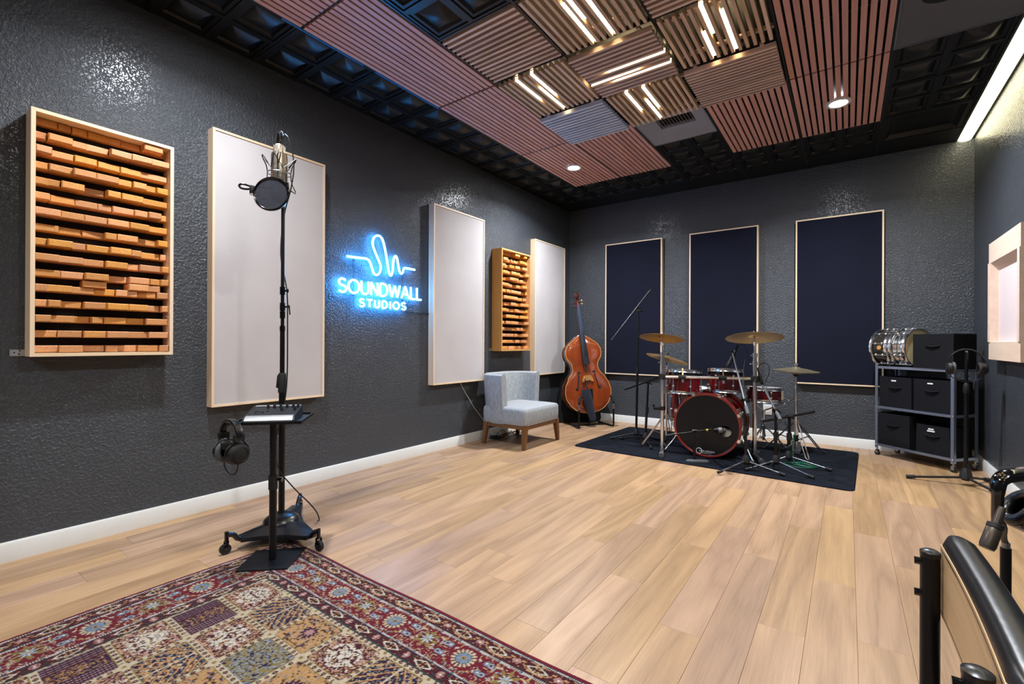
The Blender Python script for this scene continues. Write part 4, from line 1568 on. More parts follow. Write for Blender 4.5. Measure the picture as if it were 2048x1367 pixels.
def studio_microphone():
    c = Vector((0.752, 1.352, 0))
    t = thing('studio_microphone', 'satin nickel condenser microphone hung upside down in a wire shock mount', 'microphone', (c.x, c.y, 1.86))
    z = Vector((0, 0, 1))
    MB().lathe([(0.0, 1.965), (0.040, 1.965), (0.0425, 1.970), (0.0425, 2.132), (0.040, 2.145), (0.030, 2.149), (0.0, 2.149)], c, n=28).part('body', 'nickel', t)
    MB().lathe([(0.0, 1.868), (0.020, 1.870), (0.036, 1.884), (0.0415, 1.905), (0.0415, 1.962), (0.0, 1.962)], c, n=28).part('grille_head', 'mesh_grille', t)
    rg = MB()
    rg.lathe([(0.0, 2.149), (0.028, 2.150), (0.029, 2.19), (0.024, 2.197), (0.0, 2.197)], c, n=24)
    for k in range(16):
        a = 2 * math.pi * k / 16
        d = Vector((math.cos(a), math.sin(a), 0))
        rg.cyl(c + d * 0.0285 + z * 2.153, c + d * 0.0285 + z * 2.190, 0.003, n=5)
    rg.part('thread_ring', 'nickel', t)
    MB().lathe([(0.0, 2.195), (0.016, 2.196), (0.0165, 2.225), (0.012, 2.258), (0.0, 2.258)], c, n=18).part('cable_plug', 'black_gloss', t)
    MB().tube([c + z * 2.255, c + z * 2.272 + RIGHT * 0.004, c + z * 2.274 + RIGHT * 0.014, c + z * 2.255 + RIGHT * 0.022], 0.005, 8, smooth_path=1).part('cable_boot', 'steel', t)
    # shock mount: ring, spider wires, elastic
    sm = MB()
    sm.torus(c + z * 2.035, 0.060, 0.003, (0, 0, 1), 28, 6)
    sm.torus(c + z * 1.985, 0.048, 0.0025, (0, 0, 1), 28, 6)
    m0 = sm.part('shock_mount', 'steel', t)
    wires = MB()
    for k in range(4):
        a = YAW + math.pi * (k / 2.0) + 0.35
        d = Vector((math.cos(a), math.sin(a), 0))
        e = Vector((-d.y, d.x, 0))
        wires.tube([c + d * 0.060 + z * 1.945, c + d * 0.090 + z * 1.93 + e * 0.012, c + d * 0.062 + z * 1.99, c + d * 0.058 + z * 2.06, c + d * 0.088 + z * 2.125, c + d * 0.082 + z * 2.128 + e * 0.02, c + d * 0.048 + z * 2.075], 0.0028, 6, smooth_path=1)
    wires.part('spider_wire', 'black_gloss', m0)
    el = MB()
    for k in range(8):
        a0, a1 = 2 * math.pi * k / 8, 2 * math.pi * (k + 1) / 8
        r0, r1, z0, z1 = (0.046, 0.086, 2.06, 2.12) if k % 2 == 0 else (0.086, 0.046, 2.12, 2.06)
        el.cyl(c + Vector((math.cos(a0) * r0, math.sin(a0) * r0, z0)), c + Vector((math.cos(a1) * r1, math.sin(a1) * r1, z1)), 0.002, n=5)
    el.part('elastic', 'cable', m0)
    MB().tube([c - z * -1.985 + RIGHT * 0.048, c + z * 1.93 + RIGHT * 0.055, c + z * 1.87 + RIGHT * 0.03, Vector((0.775, 1.363, 1.84))], 0.006, 8, smooth_path=1).part('mount_arm', 'black', m0)
    return t


studio_microphone()


def pop_filter():
    c = Vector((0.845, 1.262, 1.8815))
    n = (TOWARD * 0.96 + RIGHT * 0.05 + Vector((0, 0, 0.06))).normalized()
    t = thing('pop_filter', 'round black mesh pop filter in front of the microphone', 'pop filter', tuple(c - Vector((0, 0, 0.09))))
    MB().torus(c, 0.088, 0.0065, n, 40, 8).part('hoop', 'black_gloss', t)
    MB().disc(c + n * 0.003, 0.086, n, 36).part('mesh_screen', 'pop_net', t)
    MB().disc(c - n * 0.003, 0.086, n, 36).part('mesh_screen', 'pop_net', t)
    s = RIGHT
    cl = MB()
    q = c - s * 0.092 + Vector((0, 0, 0.028))
    cl.rbox(-0.012, 0.012, -0.01, 0.01, -0.025, 0.018, 0.004)
    cl.xf = None
    cl2 = MB(Matrix.Translation(q - s * 0.012))
    cl2.rbox(-0.011, 0.011, -0.010, 0.010, -0.030, 0.016, 0.004)
    cl2.part('hoop_clip', 'black_matte', t)
    MB().tube([q - s * 0.012, q - s * 0.035 + Vector((0, 0, -0.004)), q - s * 0.07 + Vector((0, 0, 0.0)), q - s * 0.085 + Vector((0, 0, 0.016)), q - s * 0.065 + Vector((0, 0, 0.028)), q - s * 0.03 + Vector((0, 0, 0.02)) - TOWARD * 0.04,
               Vector((0.80, 1.30, 1.95)) - TOWARD * 0.06, Vector((0.775, 1.363, 1.86))], 0.0055, 8, smooth_path=2).part('gooseneck', 'black', t)
    MB().cyl(q - s * 0.012 - Vector((0, 0, 0.034)), q - s * 0.012 - Vector((0, 0, 0.026)), 0.012, n=12).part('clip_screw', 'steel', t)
    return t


pop_filter()

c = Vector((0.775, 1.363, 0))
pts = []
for z, r, f in ((2.262, 0.004, -0.008), (2.24, 0.030, -0.004), (2.1, 0.052, -0.03), (1.95, 0.03, -0.03), (1.82, -0.004, -0.02), (1.65, -0.018, -0.012), (1.54, -0.016, -0.012), (1.42, 0.012, -0.014), (1.34, 0.026, -0.006), (1.15, 0.029, 0.0), (0.9, 0.030, 0.0), (0.76, 0.028, 0.02),
                (0.64, 0.0, 0.028), (0.5, -0.030, 0.024), (0.42, -0.018, 0.024), (0.36, 0.0, 0.02), (0.30, 0.034, -0.006), (0.22, 0.075, -0.05), (0.16, 0.110, -0.09), (0.09, 0.150, -0.12), (0.03, 0.158, -0.14), (0.006, 0.12, -0.20)):
    pts.append(c + RIGHT * r + TOWARD * f + Vector((0, 0, z)))
MB().tube(pts, 0.0036, 7, smooth_path=2).thing('microphone_cable', 'black cable winding down the tall microphone stand', 'cable', 'cable', (0.75, 1.36, 0.004))


# ------------------------------------------------------------------ grey slipper chair
def slipper_chair():
    t = thing('slipper_chair', 'grey upholstered slipper chair with curved back and walnut legs', 'chair', (0.43, 4.21, 0))
    x0, x1, y0, y1 = 0.16, 0.735, 3.868, 4.552
    # seat cushion with crowned top
    mb = MB()
    n, m_ = 14, 14
    vs, fs = [], []

    def rr_outline(s, k=40):
        out = []
        rx, ry, rc = (x1 - x0) / 2 * s, (y1 - y0) / 2 * s, 0.05
        for i in range(4):
            cx_ = (1 if i in (0, 3) else -1) * (rx - rc)
            cy_ = (1 if i in (0, 1) else -1) * (ry - rc)
            for j in range(6):
                a = math.pi / 2 * (i + j / 5)
                out.append(((x0 + x1) / 2 + cx_ + rc * math.cos(a), (y0 + y1) / 2 + cy_ + rc * math.sin(a)))
        return out
    lev = [(0.975, 0.242), (0.995, 0.252), (1.0, 0.30), (1.0, 0.375), (0.99, 0.398), (0.955, 0.413), (0.80, 0.424), (0.55, 0.430), (0.25, 0.432)]
    k = 24
    for s, z in lev:
        vs += [(a, b, z) for a, b in rr_outline(s)]
    for i in range(len(lev) - 1):
        fs += [(i * k + j, i * k + (j + 1) % k, (i + 1) * k + (j + 1) % k, (i + 1) * k + j) for j in range(k)]
    fs += [tuple(reversed(range(k))), tuple((len(lev) - 1) * k + j for j in range(k))]
    mb.add(vs, fs, True)
    mb.part('seat', 'chair_cloth', t)
    # wrap-round back
    path = []
    yc = (y0 + y1) / 2
    w = (y1 - y0) / 2
    ctrl = [(0.40, -w + 0.045)] + [(0.40 - 0.10 * i, -w + 0.045) for i in (1,)]
    for j in range(8):
        a = R(180 + 90) - R(90) * (j / 7)
        path.append((0.325 + 0.17 * math.cos(a), -w + 0.045 + 0.17 + 0.17 * math.sin(a)))
    left = [(0.445, -w + 0.045), (0.39, -w + 0.045)] + path
    right = [(p[0], -p[1]) for p in reversed(left)]
    mid = [(0.155, f * (w - 0.26)) for f in (-0.5, 0, 0.5)]
    line = left + mid + right
    th = 0.085
    nrm = []
    for i in range(len(line)):
        a, b = line[max(0, i - 1)], line[min(len(line) - 1, i + 1)]
        d = Vector((b[0] - a[0], b[1] - a[1], 0)).normalized()
        nrm.append(Vector((-d.y, d.x, 0)))       # points inwards or outwards consistently
    if nrm[len(line) // 2].x < 0:
        nrm = [-q for q in nrm]                   # make inner side +x
    sect = []                                     # (offset from centre line towards inside, z)
    for o, z in ((-0.5, 0.235), (-0.5, 0.30), (-0.5, 0.5), (-0.5, 0.70), (-0.42, 0.742), (-0.2, 0.755), (0.2, 0.755), (0.42, 0.742), (0.5, 0.70), (0.5, 0.5), (0.5, 0.30), (0.5, 0.235)):
        sect.append((o * th, z))
    vs, fs = [], []
    ns = len(sect)
    for (px, py), q in zip(line, nrm):
        for o, z in sect:
            lean = (z - 0.30) / 0.45 * 0.035
            p = Vector((px, yc + py, z)) + q * (o - lean)
            vs.append(p)
    for i in range(len(line) - 1):
        fs += [(i * ns + j, i * ns + (j + 1) % ns, (i + 1) * ns + (j + 1) % ns, (i + 1) * ns + j) for j in range(ns)]
    fs += [tuple(range(ns)), tuple((len(line) - 1) * ns + j for j in range(ns))]
    MB().add(vs, fs, True).part('backrest', 'chair_cloth', t)
    # walnut apron and tapered legs
    ax0, ax1, ay0, ay1 = 0.20, 0.705, 3.90, 4.52
    for a, b in (((ax0, ay0), (ax1, ay0)), ((ax1, ay0), (ax1, ay1)), ((ax1, ay1), (ax0, ay1)), ((ax0, ay1), (ax0, ay0))):
        MB().beam((a[0], a[1], 0.222), (b[0], b[1], 0.222), 0.025, 0.042, (0, 0, 1) if False else None).part('apron', 'walnut', t)
    for (tx, ty), (fx_, fy_) in (((0.205, 3.905), (0.165, 3.90)), ((0.70, 3.905), (0.705, 3.88)), ((0.70, 4.515), (0.712, 4.54)), ((0.205, 4.515), (0.165, 4.535))):
        vs = []
        for (px, py, pz, hs) in ((fx_, fy_, 0.0, 0.016), (tx, ty, 0.243, 0.027)):
            vs += [(px - hs, py - hs, pz), (px + hs, py - hs, pz), (px + hs, py + hs, pz), (px - hs, py + hs, pz)]
        MB().add(vs, [(3, 2, 1, 0), (4, 5, 6, 7)] + [(i, (i + 1) % 4, 4 + (i + 1) % 4, 4 + i) for i in range(4)]).part('leg', 'walnut', t)
    return t


slipper_chair()

# power brick and leads on the floor under the chair
pb = thing('power_adapter', 'black power adapter with tangled lead on the floor under the armchair', 'power adapter', (0.10, 4.14, 0))
MB(frame_xf((0.12, 4.16, 0.0), 0.5)).rbox(-0.06, 0.06, -0.03, 0.03, 0.001, 0.035, 0.008).part('brick', 'black_matte', pb)
cr = random.Random(4)
mb = MB()
for k in range(4):
    cx_, cy_ = 0.15 + 0.05 * k, 4.22 + 0.05 * k
    mb.tube([(cx_ + (0.05 + 0.01 * k) * math.cos(a), cy_ + (0.06) * math.sin(a), 0.045 + 0.038 * math.sin(a * 1.0 + k)) for a in [2 * math.pi * i / 16 for i in range(16)]], 0.0035, 6, True)
mb.part('lead', 'cable', pb)
MB().tube([(0.012, 3.69, 0.668), (0.016, 3.70, 0.63), (0.02, 3.785, 0.519), (0.03, 3.83, 0.46), (0.03, 3.894, 0.372), (0.03, 3.997, 0.277), (0.04, 4.06, 0.20), (0.07, 4.13, 0.08), (0.09, 4.15, 0.036)], 0.003, 6, smooth_path=2).thing(
    'white_cable', 'thin white cord dropping from behind the white panel towards the armchair', 'cable', 'white_cable', (0.03, 3.9, 0.04))


# ------------------------------------------------------------------ double bass
BXF = frame_xf((0.585, 5.625, 0.0), R(44), R(-6), R(-6))
Z0, BL_ = 0.165, 1.03            # body bottom and length above the floor pin


def half_width(s):
    """half width of the body at height fraction s."""
    key = [(0, 0.03), (0.02, 0.13), (0.06, 0.205), (0.12, 0.265), (0.2, 0.305), (0.28, 0.312), (0.36, 0.294), (0.42, 0.262), (0.465, 0.238), (0.485, 0.214), (0.53, 0.182), (0.58, 0.170), (0.63, 0.178), (0.675, 0.205), (0.69, 0.222), (0.72, 0.236),
           (0.76, 0.243), (0.81, 0.238), (0.86, 0.215), (0.905, 0.17), (0.945, 0.115), (0.975, 0.07), (1.0, 0.035)]
    for (a, wa), (b, wb) in zip(key, key[1:]):
        if s <= b:
            t = (s - a) / (b - a)
            t = t * t * (3 - 2 * t) * 0.4 + t * 0.6
            return wa + (wb - wa) * t
    return key[-1][1]


def double_bass():
    t = thing('double_bass', 'amber varnished double bass leaning back in its stand in the corner', 'double bass', (0.585, 5.625, 0))
    rows, cols = 44, 16
    dep = 0.185

    def plate(yf, sgn, bulge):
        vs, fs = [], []
        for j in range(rows + 1):
            s = j / rows
            w = half_width(s)
            for i in range(cols + 1):
                u = -1 + 2 * i / cols
                dm = bulge * (1 - u ** 2) ** 0.8 * min(1.0, w / 0.2)
                vs.append((u * w, yf + sgn * dm, Z0 + s * BL_))
        for j in range(rows):
            for i in range(cols):
                k = j * (cols + 1) + i
                fs.append((k, k + 1, k + cols + 2, k + cols + 1))
        return MB(BXF).add(vs, fs, True)
    plate(-dep / 2, -1, 0.028).part('top_plate', 'bass_top', t)
    plate(dep / 2, 1, 0.012).part('back_plate', 'bass_rib', t)
    out = [(half_width(j / 60), Z0 + j / 60 * BL_) for j in range(61)]
    loop = [(w, z) for w, z in out] + [(-w, z) for w, z in reversed(out)]
    n = len(loop)
    ins = 0.975
    vs = [(x * ins, -dep / 2 + 0.002, z) for x, z in loop] + [(x * ins, dep / 2 - 0.002, z) for x, z in loop]
    MB(BXF).add(vs, [(i, (i + 1) % n, n + (i + 1) % n, n + i) for i in range(n)], True).part('ribs', 'bass_rib', t)
    MB(BXF).tube([(x, -dep / 2, z) for x, z in loop], 0.005, 6, True).part('edge_binding', 'bass_edge', t)
    MB(BXF).tube([(x, dep / 2, z) for x, z in loop], 0.005, 6, True).part('edge_binding', 'bass_rib', t)

    def front_y(x, z):
        s = (z - Z0) / BL_
        w = half_width(s)
        return -dep / 2 - 0.028 * max(0.0, 1 - (x / w) ** 2) ** 0.8 * min(1.0, w / 0.2) - 0.0015
    for sx in (-1, 1):
        fh = MB(BXF)
        path = []
        for x, z in ((0.088, 0.695), (0.098, 0.712), (0.112, 0.706), (0.116, 0.688), (0.110, 0.665), (0.114, 0.62), (0.126, 0.575), (0.134, 0.535), (0.136, 0.505), (0.142, 0.485), (0.155, 0.478), (0.164, 0.49), (0.160, 0.505)):
            path.append((sx * x, front_y(x, z), z))
        fh.tube(path, [0.006] * 3 + [0.008] * 30, 6, smooth_path=1)
        fh.ball((sx * 0.092, front_y(0.092, 0.70), 0.70), (0.011, 0.003, 0.011), 10)
        fh.ball((sx * 0.160, front_y(0.160, 0.492), 0.492), (0.013, 0.003, 0.013), 10)
        fh.part('sound_hole', 'dark', t)
    # bridge
    by = front_y(0, 0.585)
    br = MB(BXF)
    br.prism([(-0.075, 0.575), (-0.045, 0.575), (-0.035, 0.60), (0.035, 0.60), (0.045, 0.575), (0.075, 0.575), (0.07, 0.62), (0.05, 0.70), (0.02, 0.712), (-0.02, 0.712), (-0.05, 0.70), (-0.07, 0.62)], 0, 1, 'xz')
    for k, p in enumerate(br.v):
        q = BXF.inverted() @ p
        q.y = by - (0.004 if q.y > 0.5 else 0.0)
        zz = q.z
        q2 = Vector((q.x, by + 0.004 - (zz - 0.575) * 1.0, 0.575 + (zz - 0.575) * 0.30)) if False else Vector((q.x, q.y - (0.018 if q.y < by - 0.002 else 0.0), 0.575 + (zz - 0.575) * 0.62))
        br.v[k] = BXF @ q2
    br.part('bridge', 'bridge_wood', t)
    # neck, fingerboard, strings, tailpiece
    nz0, nz1 = Z0 + BL_ - 0.03, 1.575
    MB(BXF).tube([(0, -dep / 2 + 0.03, nz0), (0, -dep / 2 + 0.005, nz0 + 0.06), (0, -dep / 2 - 0.005, nz1)], [0.045, 0.032, 0.024], 12).part('neck', 'bass_dark', t)
    fb = MB(BXF)
    vs = []
    for z, hw, yb in ((0.80, 0.047, -dep / 2 - 0.075), (1.565, 0.022, -dep / 2 - 0.032)):
        for x, d in ((-hw, 0.012), (-hw, 0.0), (-hw * 0.5, -0.008), (0, -0.011), (hw * 0.5, -0.008), (hw, 0.0), (hw, 0.012)):
            vs.append((x, yb + d, z))
    fb.add(vs, [tuple(range(7)), tuple(range(7, 14))] + [(i, (i + 1) % 7, 7 + (i + 1) % 7, 7 + i) for i in range(7)])
    fb.part('fingerboard', 'ebony', t)
    for k in range(4):
        x = (-1.5 + k)
        MB(BXF).tube([(x * 0.010, -dep / 2 - 0.05, 1.60), (x * 0.010, -dep / 2 - 0.047, 1.562), (x * 0.024, by - 0.062, 0.665), (x * 0.020, -dep / 2 - 0.055, 0.47)], 0.0016, 5).part('string', 'steel', t)
    tp = MB(BXF)
    tp.add([(-0.048, -dep / 2 - 0.05, 0.475), (0.048, -dep / 2 - 0.05, 0.475), (0.028, -dep / 2 - 0.03, 0.21), (-0.028, -dep / 2 - 0.03, 0.21),
            (-0.044, -dep / 2 - 0.066, 0.475), (0.044, -dep / 2 - 0.066, 0.475), (0.024, -dep / 2 - 0.042, 0.21), (-0.024, -dep / 2 - 0.042, 0.21)],
           [(0, 1, 2, 3), (7, 6, 5, 4), (0, 4, 5, 1), (1, 5, 6, 2), (2, 6, 7, 3), (3, 7, 4, 0)])
    tp.part('tailpiece', 'ebony', t)
    MB(BXF).tube([(0, -dep / 2 - 0.035, 0.22), (0, -dep / 2 - 0.012, 0.175), (0, -0.03, 0.16)], 0.005, 6).part('tail_gut', 'cable', t)
    MB(BXF).cyl((0, 0, Z0), (0, 0, 0.012), 0.008, 0.005, n=10).part('end_pin', 'steel', t)
    # scroll and machine heads
    sc = MB(BXF)
    yb = -dep / 2 - 0.005
    sc.tube([(0, yb, 1.555), (0, yb - 0.002, 1.62), (0, yb + 0.006, 1.685)], [0.030, 0.032, 0.026], 10)
    sp = []
    for i in range(22):
        a = -0.6 + i * 0.42
        r = 0.044 - i * 0.0016
        sp.append((0, yb - 0.002 - r * math.cos(a) * 0.8 + 0.012, 1.725 + r * math.sin(a) * 0.9 - 0.006))
    sc.tube(sp, [0.026 - i * 0.0006 for i in range(22)], 8)
    sc.cyl((-0.036, yb + 0.004, 1.722), (0.036, yb + 0.004, 1.722), 0.016, n=14)
    sc.part('scroll', 'bass_dark', t)
    for k in range(4):
        s = -1 if k % 2 == 0 else 1
        z = 1.595 + 0.022 * k
        pg = MB(BXF)
        pg.cyl((s * 0.02, yb + 0.01, z), (s * 0.062, yb + 0.014, z), 0.005, n=8)
        pg.ball((s * 0.072, yb + 0.014, z), (0.012, 0.005, 0.014), 10)
        pg.part('tuning_peg', 'brass' if k % 2 else 'bass_dark', t)
    return t


double_bass()

# bow quiver hanging over the tailpiece
qb = thing('bow_quiver', 'dark navy bow quiver strapped to the front of the double bass', 'bow quiver', (0.60, 5.50, 0.08))
mb = MB(BXF)
vs, fs = [], []
prof = [(0.475, 0.050, 0.012), (0.44, 0.062, 0.020), (0.36, 0.062, 0.022), (0.24, 0.056, 0.02), (0.14, 0.050, 0.018), (0.085, 0.044, 0.014), (0.062, 0.026, 0.008)]
for k, (z, hw, hd) in enumerate(prof):
    cx_ = -0.062 + (0.475 - z) * 0.12
    for i in range(14):
        a = 2 * math.pi * i / 14
        vs.append((cx_ + hw * math.cos(a), -0.185 + hd * math.sin(a), z))
for k in range(len(prof) - 1):
    fs += [(k * 14 + i, k * 14 + (i + 1) % 14, (k + 1) * 14 + (i + 1) % 14, (k + 1) * 14 + i) for i in range(14)]
fs += [tuple(range(14)), tuple((len(prof) - 1) * 14 + i for i in range(14))]
mb.add(vs, fs, True)
mb.part('pouch', 'quiver', qb)
MB(BXF).tube([(-0.11, -0.165, 0.47), (-0.085, -0.165, 0.52), (-0.05, -0.16, 0.62), (-0.03, -0.155, 0.60), (-0.04, -0.165, 0.52), (-0.02, -0.165, 0.475)], 0.004, 6, smooth_path=1).part('strap', 'cable', qb)


# bass stand
def bass_stand():
    t = thing('bass_stand', 'black tubular stand cradling the double bass', 'instrument stand', (0.70, 5.48, 0))
    L0, R0 = Vector((0.605, 5.26, 0)), Vector((0.895, 5.66, 0))
    q = (R0 - L0).normalized()
    back = Vector((-q.y, q.x, 0))
    r = 0.0115
    z = lambda v, h: Vector((v.x, v.y, h))
    for p, s in ((L0, 1), (R0, -1)):
        MB().tube([z(p, 0.0 + 0.014), z(p, 0.31), z(p + q * s * 0.004 + back * 0.01, 0.355), z(p + q * s * 0.03 + back * 0.02, 0.40)], r, 10, smooth_path=1).part('upright', 'black', t)
        MB().cyl(z(p, 0.24), z(p, 0.31), r * 1.35, n=12).part('collar', 'steel', t)
        MB().tube([z(p, 0.33), z(p + q * s * 0.01 + back * 0.015, 0.375), z(p + q * s * 0.035 + back * 0.02, 0.41)], r * 1.6, 10).part('foam_sleeve', 'rubber', t)
        MB().tube([z(p, 0.05), z(p, 0.02), z(p + back * 0.05, 0.014), z(p + back * 0.36 + q * s * 0.02, 0.014)], r, 10, smooth_path=2).part('floor_bar', 'black', t)
    MB().tube([z(L0 + back * 0.2, 0.014), z(R0 + back * 0.2, 0.014)], r, 10).part('cross_bar', 'black', t)
    MB().tube([z((L0 + R0) / 2 + back * 0.2, 0.014), z((L0 + R0) / 2 + back * 0.16, 0.13)], r, 10).part('rest_post', 'black', t)
    return t


bass_stand()

# soft gig bag slumped behind the bass
mb = MB()
vs, fs = [], []
gr_ = np.random.RandomState(12)
lev = [(0.0, 0.38, 0.125), (0.05, 0.39, 0.13), (0.2, 0.35, 0.12), (0.4, 0.29, 0.10), (0.6, 0.23, 0.085), (0.8, 0.17, 0.07), (0.95, 0.11, 0.06), (1.06, 0.05, 0.04)]
k = 26
dx = Vector((0.70, 0.71, 0))
dy = Vector((-0.71, 0.70, 0))
for j, (z, a, b) in enumerate(lev):
    for i in range(k):
        th = 2 * math.pi * i / k
        f = 1 + 0.10 * math.sin(5 * th + j * 0.5) + 0.05 * math.sin(9 * th - j)
        ctr = Vector((0.270 + 0.004 * j, 5.745 + 0.022 * j, 0))
        p = ctr + dx * (a * f * math.cos(th)) + dy * (b * f * math.sin(th))
        vs.append((min(max(p.x, 0.09), 2), min(p.y, RY - 0.075), z + 0.002))
for j in range(len(lev) - 1):
    fs += [(j * k + i, j * k + (i + 1) % k, (j + 1) * k + (i + 1) % k, (j + 1) * k + i) for i in range(k)]
fs += [tuple(reversed(range(k))), tuple((len(lev) - 1) * k + i for i in range(k))]
mb.add(vs, fs, True)
mb.thing('gig_bag', 'black nylon gig bag slumped behind the double bass', 'bag', 'black_cloth', (0.345, 5.825, 0))

# ------------------------------------------------------------------ drum kit
def drum(name, label, cat, c0, axis, rad, depth, shell, top_head, lugs=8, hoop='chrome', bottom_head='white_head', group=None, band=None):
    """c0: centre of the lower rim; axis points to the batter head."""
    ax = vec3(axis).normalized()
    c0 = vec3(c0)
    t = thing(name, label, cat, tuple(c0), group)
    r = rad - 0.008
    MB().lathe([(r, 0.006), (r, depth - 0.006)], c0, ax, 40).part('shell', shell, t)
    MB().disc(c0 + ax * (depth - 0.004), rad - 0.002, ax, 40).part('batter_head', top_head, t)
    MB().disc(c0 + ax * 0.004, rad - 0.002, ax, 40).part('resonant_head', bottom_head, t)
    for h0, h1 in ((depth - 0.026, depth + 0.008), (-0.006, 0.022)):
        MB().lathe([(rad - 0.003, h1), (rad + 0.006, h1 + 0.001), (rad + 0.003, (h0 + h1) / 2), (rad + 0.007, h0), (rad - 0.003, h0)], c0, ax, 40, True).part('hoop', hoop, t)
    if band:
        MB().lathe([(rad + 0.010, depth - 0.052), (rad + 0.016, depth - 0.050), (rad + 0.016, depth - 0.026), (rad + 0.010, depth - 0.024)], c0, ax, 40, True).part('suspension_ring', band, t)
    a, b = basis(ax)
    for k in range(lugs):
        th = 2 * math.pi * (k + 0.35) / lugs
        d = a * math.cos(th) + b * math.sin(th)
        lg = MB()
        lg.ball(c0 + d * (r + 0.006) + ax * (depth * 0.70), 0.0135, 8)
        lg.ball(c0 + d * (r + 0.006) + ax * (depth * 0.30), 0.0135, 8)
        lg.cyl(c0 + d * (r + 0.007) + ax * (depth * 0.28), c0 + d * (r + 0.007) + ax * (depth * 0.72), 0.005, n=6)
        lg.cyl(c0 + d * (rad + 0.007) + ax * 0.004, c0 + d * (rad + 0.007) + ax * (depth + 0.008), 0.003, n=6)
        lg.part('lug', 'chrome', t)
    return t


KC = Vector((2.272, 4.641, 0.3155))


def kick_drum():
    t = thing('bass_drum', 'large cherry red bass drum with black front head facing the room', 'drum', (KC.x, KC.y + 0.2, 0.0105))
    ax = Vector((0, -1, 0))
    c = KC + Vector((0, 0.45, 0))
    MB().lathe([(0.281, 0.02), (0.281, 0.42)], c, ax, 56).part('shell', 'cherry_lacquer', t)
    for h in (0.405, 0.0):
        MB().lathe([(0.283, h), (0.303, h), (0.305, h + 0.006), (0.305, h + 0.040), (0.302, h + 0.045), (0.290, h + 0.046), (0.283, h + 0.042)], c, ax, 56, True).part('wood_hoop', 'hoop_red', t)
    # front head with an offset port
    hc, hr = Vector((2.440, 0, 0.276)), 0.052
    bm = bmesh.new()
    y = KC.y + 0.012
    loops = []
    for cx_, cz_, r, n in ((KC.x, KC.z, 0.2875, 56), (hc.x, hc.z, hr, 28)):
        vs = [bm.verts.new((cx_ + r * math.cos(2 * math.pi * i / n), y, cz_ + r * math.sin(2 * math.pi * i / n))) for i in range(n)]
        loops += [bm.edges.new((vs[i], vs[(i + 1) % n])) for i in range(n)]
    bmesh.ops.triangle_fill(bm, use_beauty=True, use_dissolve=False, edges=loops)
    bm.verts.index_update()
    mb = MB().add([v.co.copy() for v in bm.verts], [tuple(v.index for v in f.verts) for f in bm.faces])
    bm.free()
    hd = mb.part('front_head', 'black_head', t)
    MB().torus((hc.x, y - 0.002, hc.z), hr + 0.002, 0.004, (0, 1, 0), 28, 6).part('port_ring', 'black_gloss', hd)
    MB().torus((2.205, y - 0.0012, 0.066), 0.026, 0.0035, (0, 1, 0), 28, 6).part('logo_ring', 'paper', hd)
    text_mesh('AQUARIAN', 0.027, 'paper', Matrix.Translation((2.274, y - 0.001, 0.058)) @ Matrix.Rotation(R(90), 4, 'X'), hd, 'logo_lettering')
    MB().box(2.232, 2.318, y - 0.0014, y - 0.0006, 0.047, 0.050).part('logo_line', 'paper', hd)
    MB().ball((2.40, y + 0.12, 0.20), (0.17, 0.10, 0.10), 16).part('damping_pillow', 'white_head', t)
    MB().disc((KC.x, KC.y + 0.44, KC.z), 0.286, (0, 1, 0), 48).part('batter_head', 'black_head', t)
    for k in range(8):
        th = 2 * math.pi * (k + 0.5) / 8
        d = Vector((math.cos(th), 0, math.sin(th)))
        for y0, s in ((KC.y - 0.004, 1), (KC.y + 0.454, -1)):
            cl = MB()
            p = KC + d * 0.307
            p.y = y0
            tg = Vector((-d.z, 0, d.x))
            cl.beam(p + Vector((0, s * -0.001, 0)) - d * 0.014, p + Vector((0, s * -0.001, 0)) + d * 0.008, 0.030, 0.006, tg)
            cl.beam(p + d * 0.005, p + d * 0.005 + Vector((0, s * 0.055, 0)), 0.024, 0.006, tg)
            cl.cyl(p + d * 0.012 + Vector((0, s * -0.012, 0)), p + d * 0.004 + Vector((0, s * 0.13, 0)), 0.0035, n=6)
            if d.z < -0.9:
                continue
            cl.part('claw', 'chrome', t)
        MB().rbox(-0.012, 0.012, -0.05, 0.05, -0.008, 0.008, 0.004).xf if False else None
        lg = MB()
        q = KC + d * 0.288 + Vector((0, 0.225, 0))
        lg.ball(q + Vector((0, -0.06, 0)), 0.013, 8)
        lg.ball(q + Vector((0, 0.06, 0)), 0.013, 8)
        lg.cyl(q - Vector((0, 0.06, 0)), q + Vector((0, 0.06, 0)), 0.006, n=6)
        lg.part('lug', 'chrome', t)
    for s in (-1, 1):
        a = KC + Vector((s * 0.268, 0.16, -0.09))
        f = KC + Vector((s * 0.40, 0.02, -KC.z + 0.022))
        sp = MB()
        sp.cyl(a, f, 0.0075, n=10)
        sp.cyl(a + Vector((0, 0, 0.0)), a + (f - a) * 0.4, 0.011, n=10)
        sq = sp.part('spur', 'chrome', t)
        MB().ball(f, 0.012, 10).part('rubber_tip', 'rubber', sq)
    return t


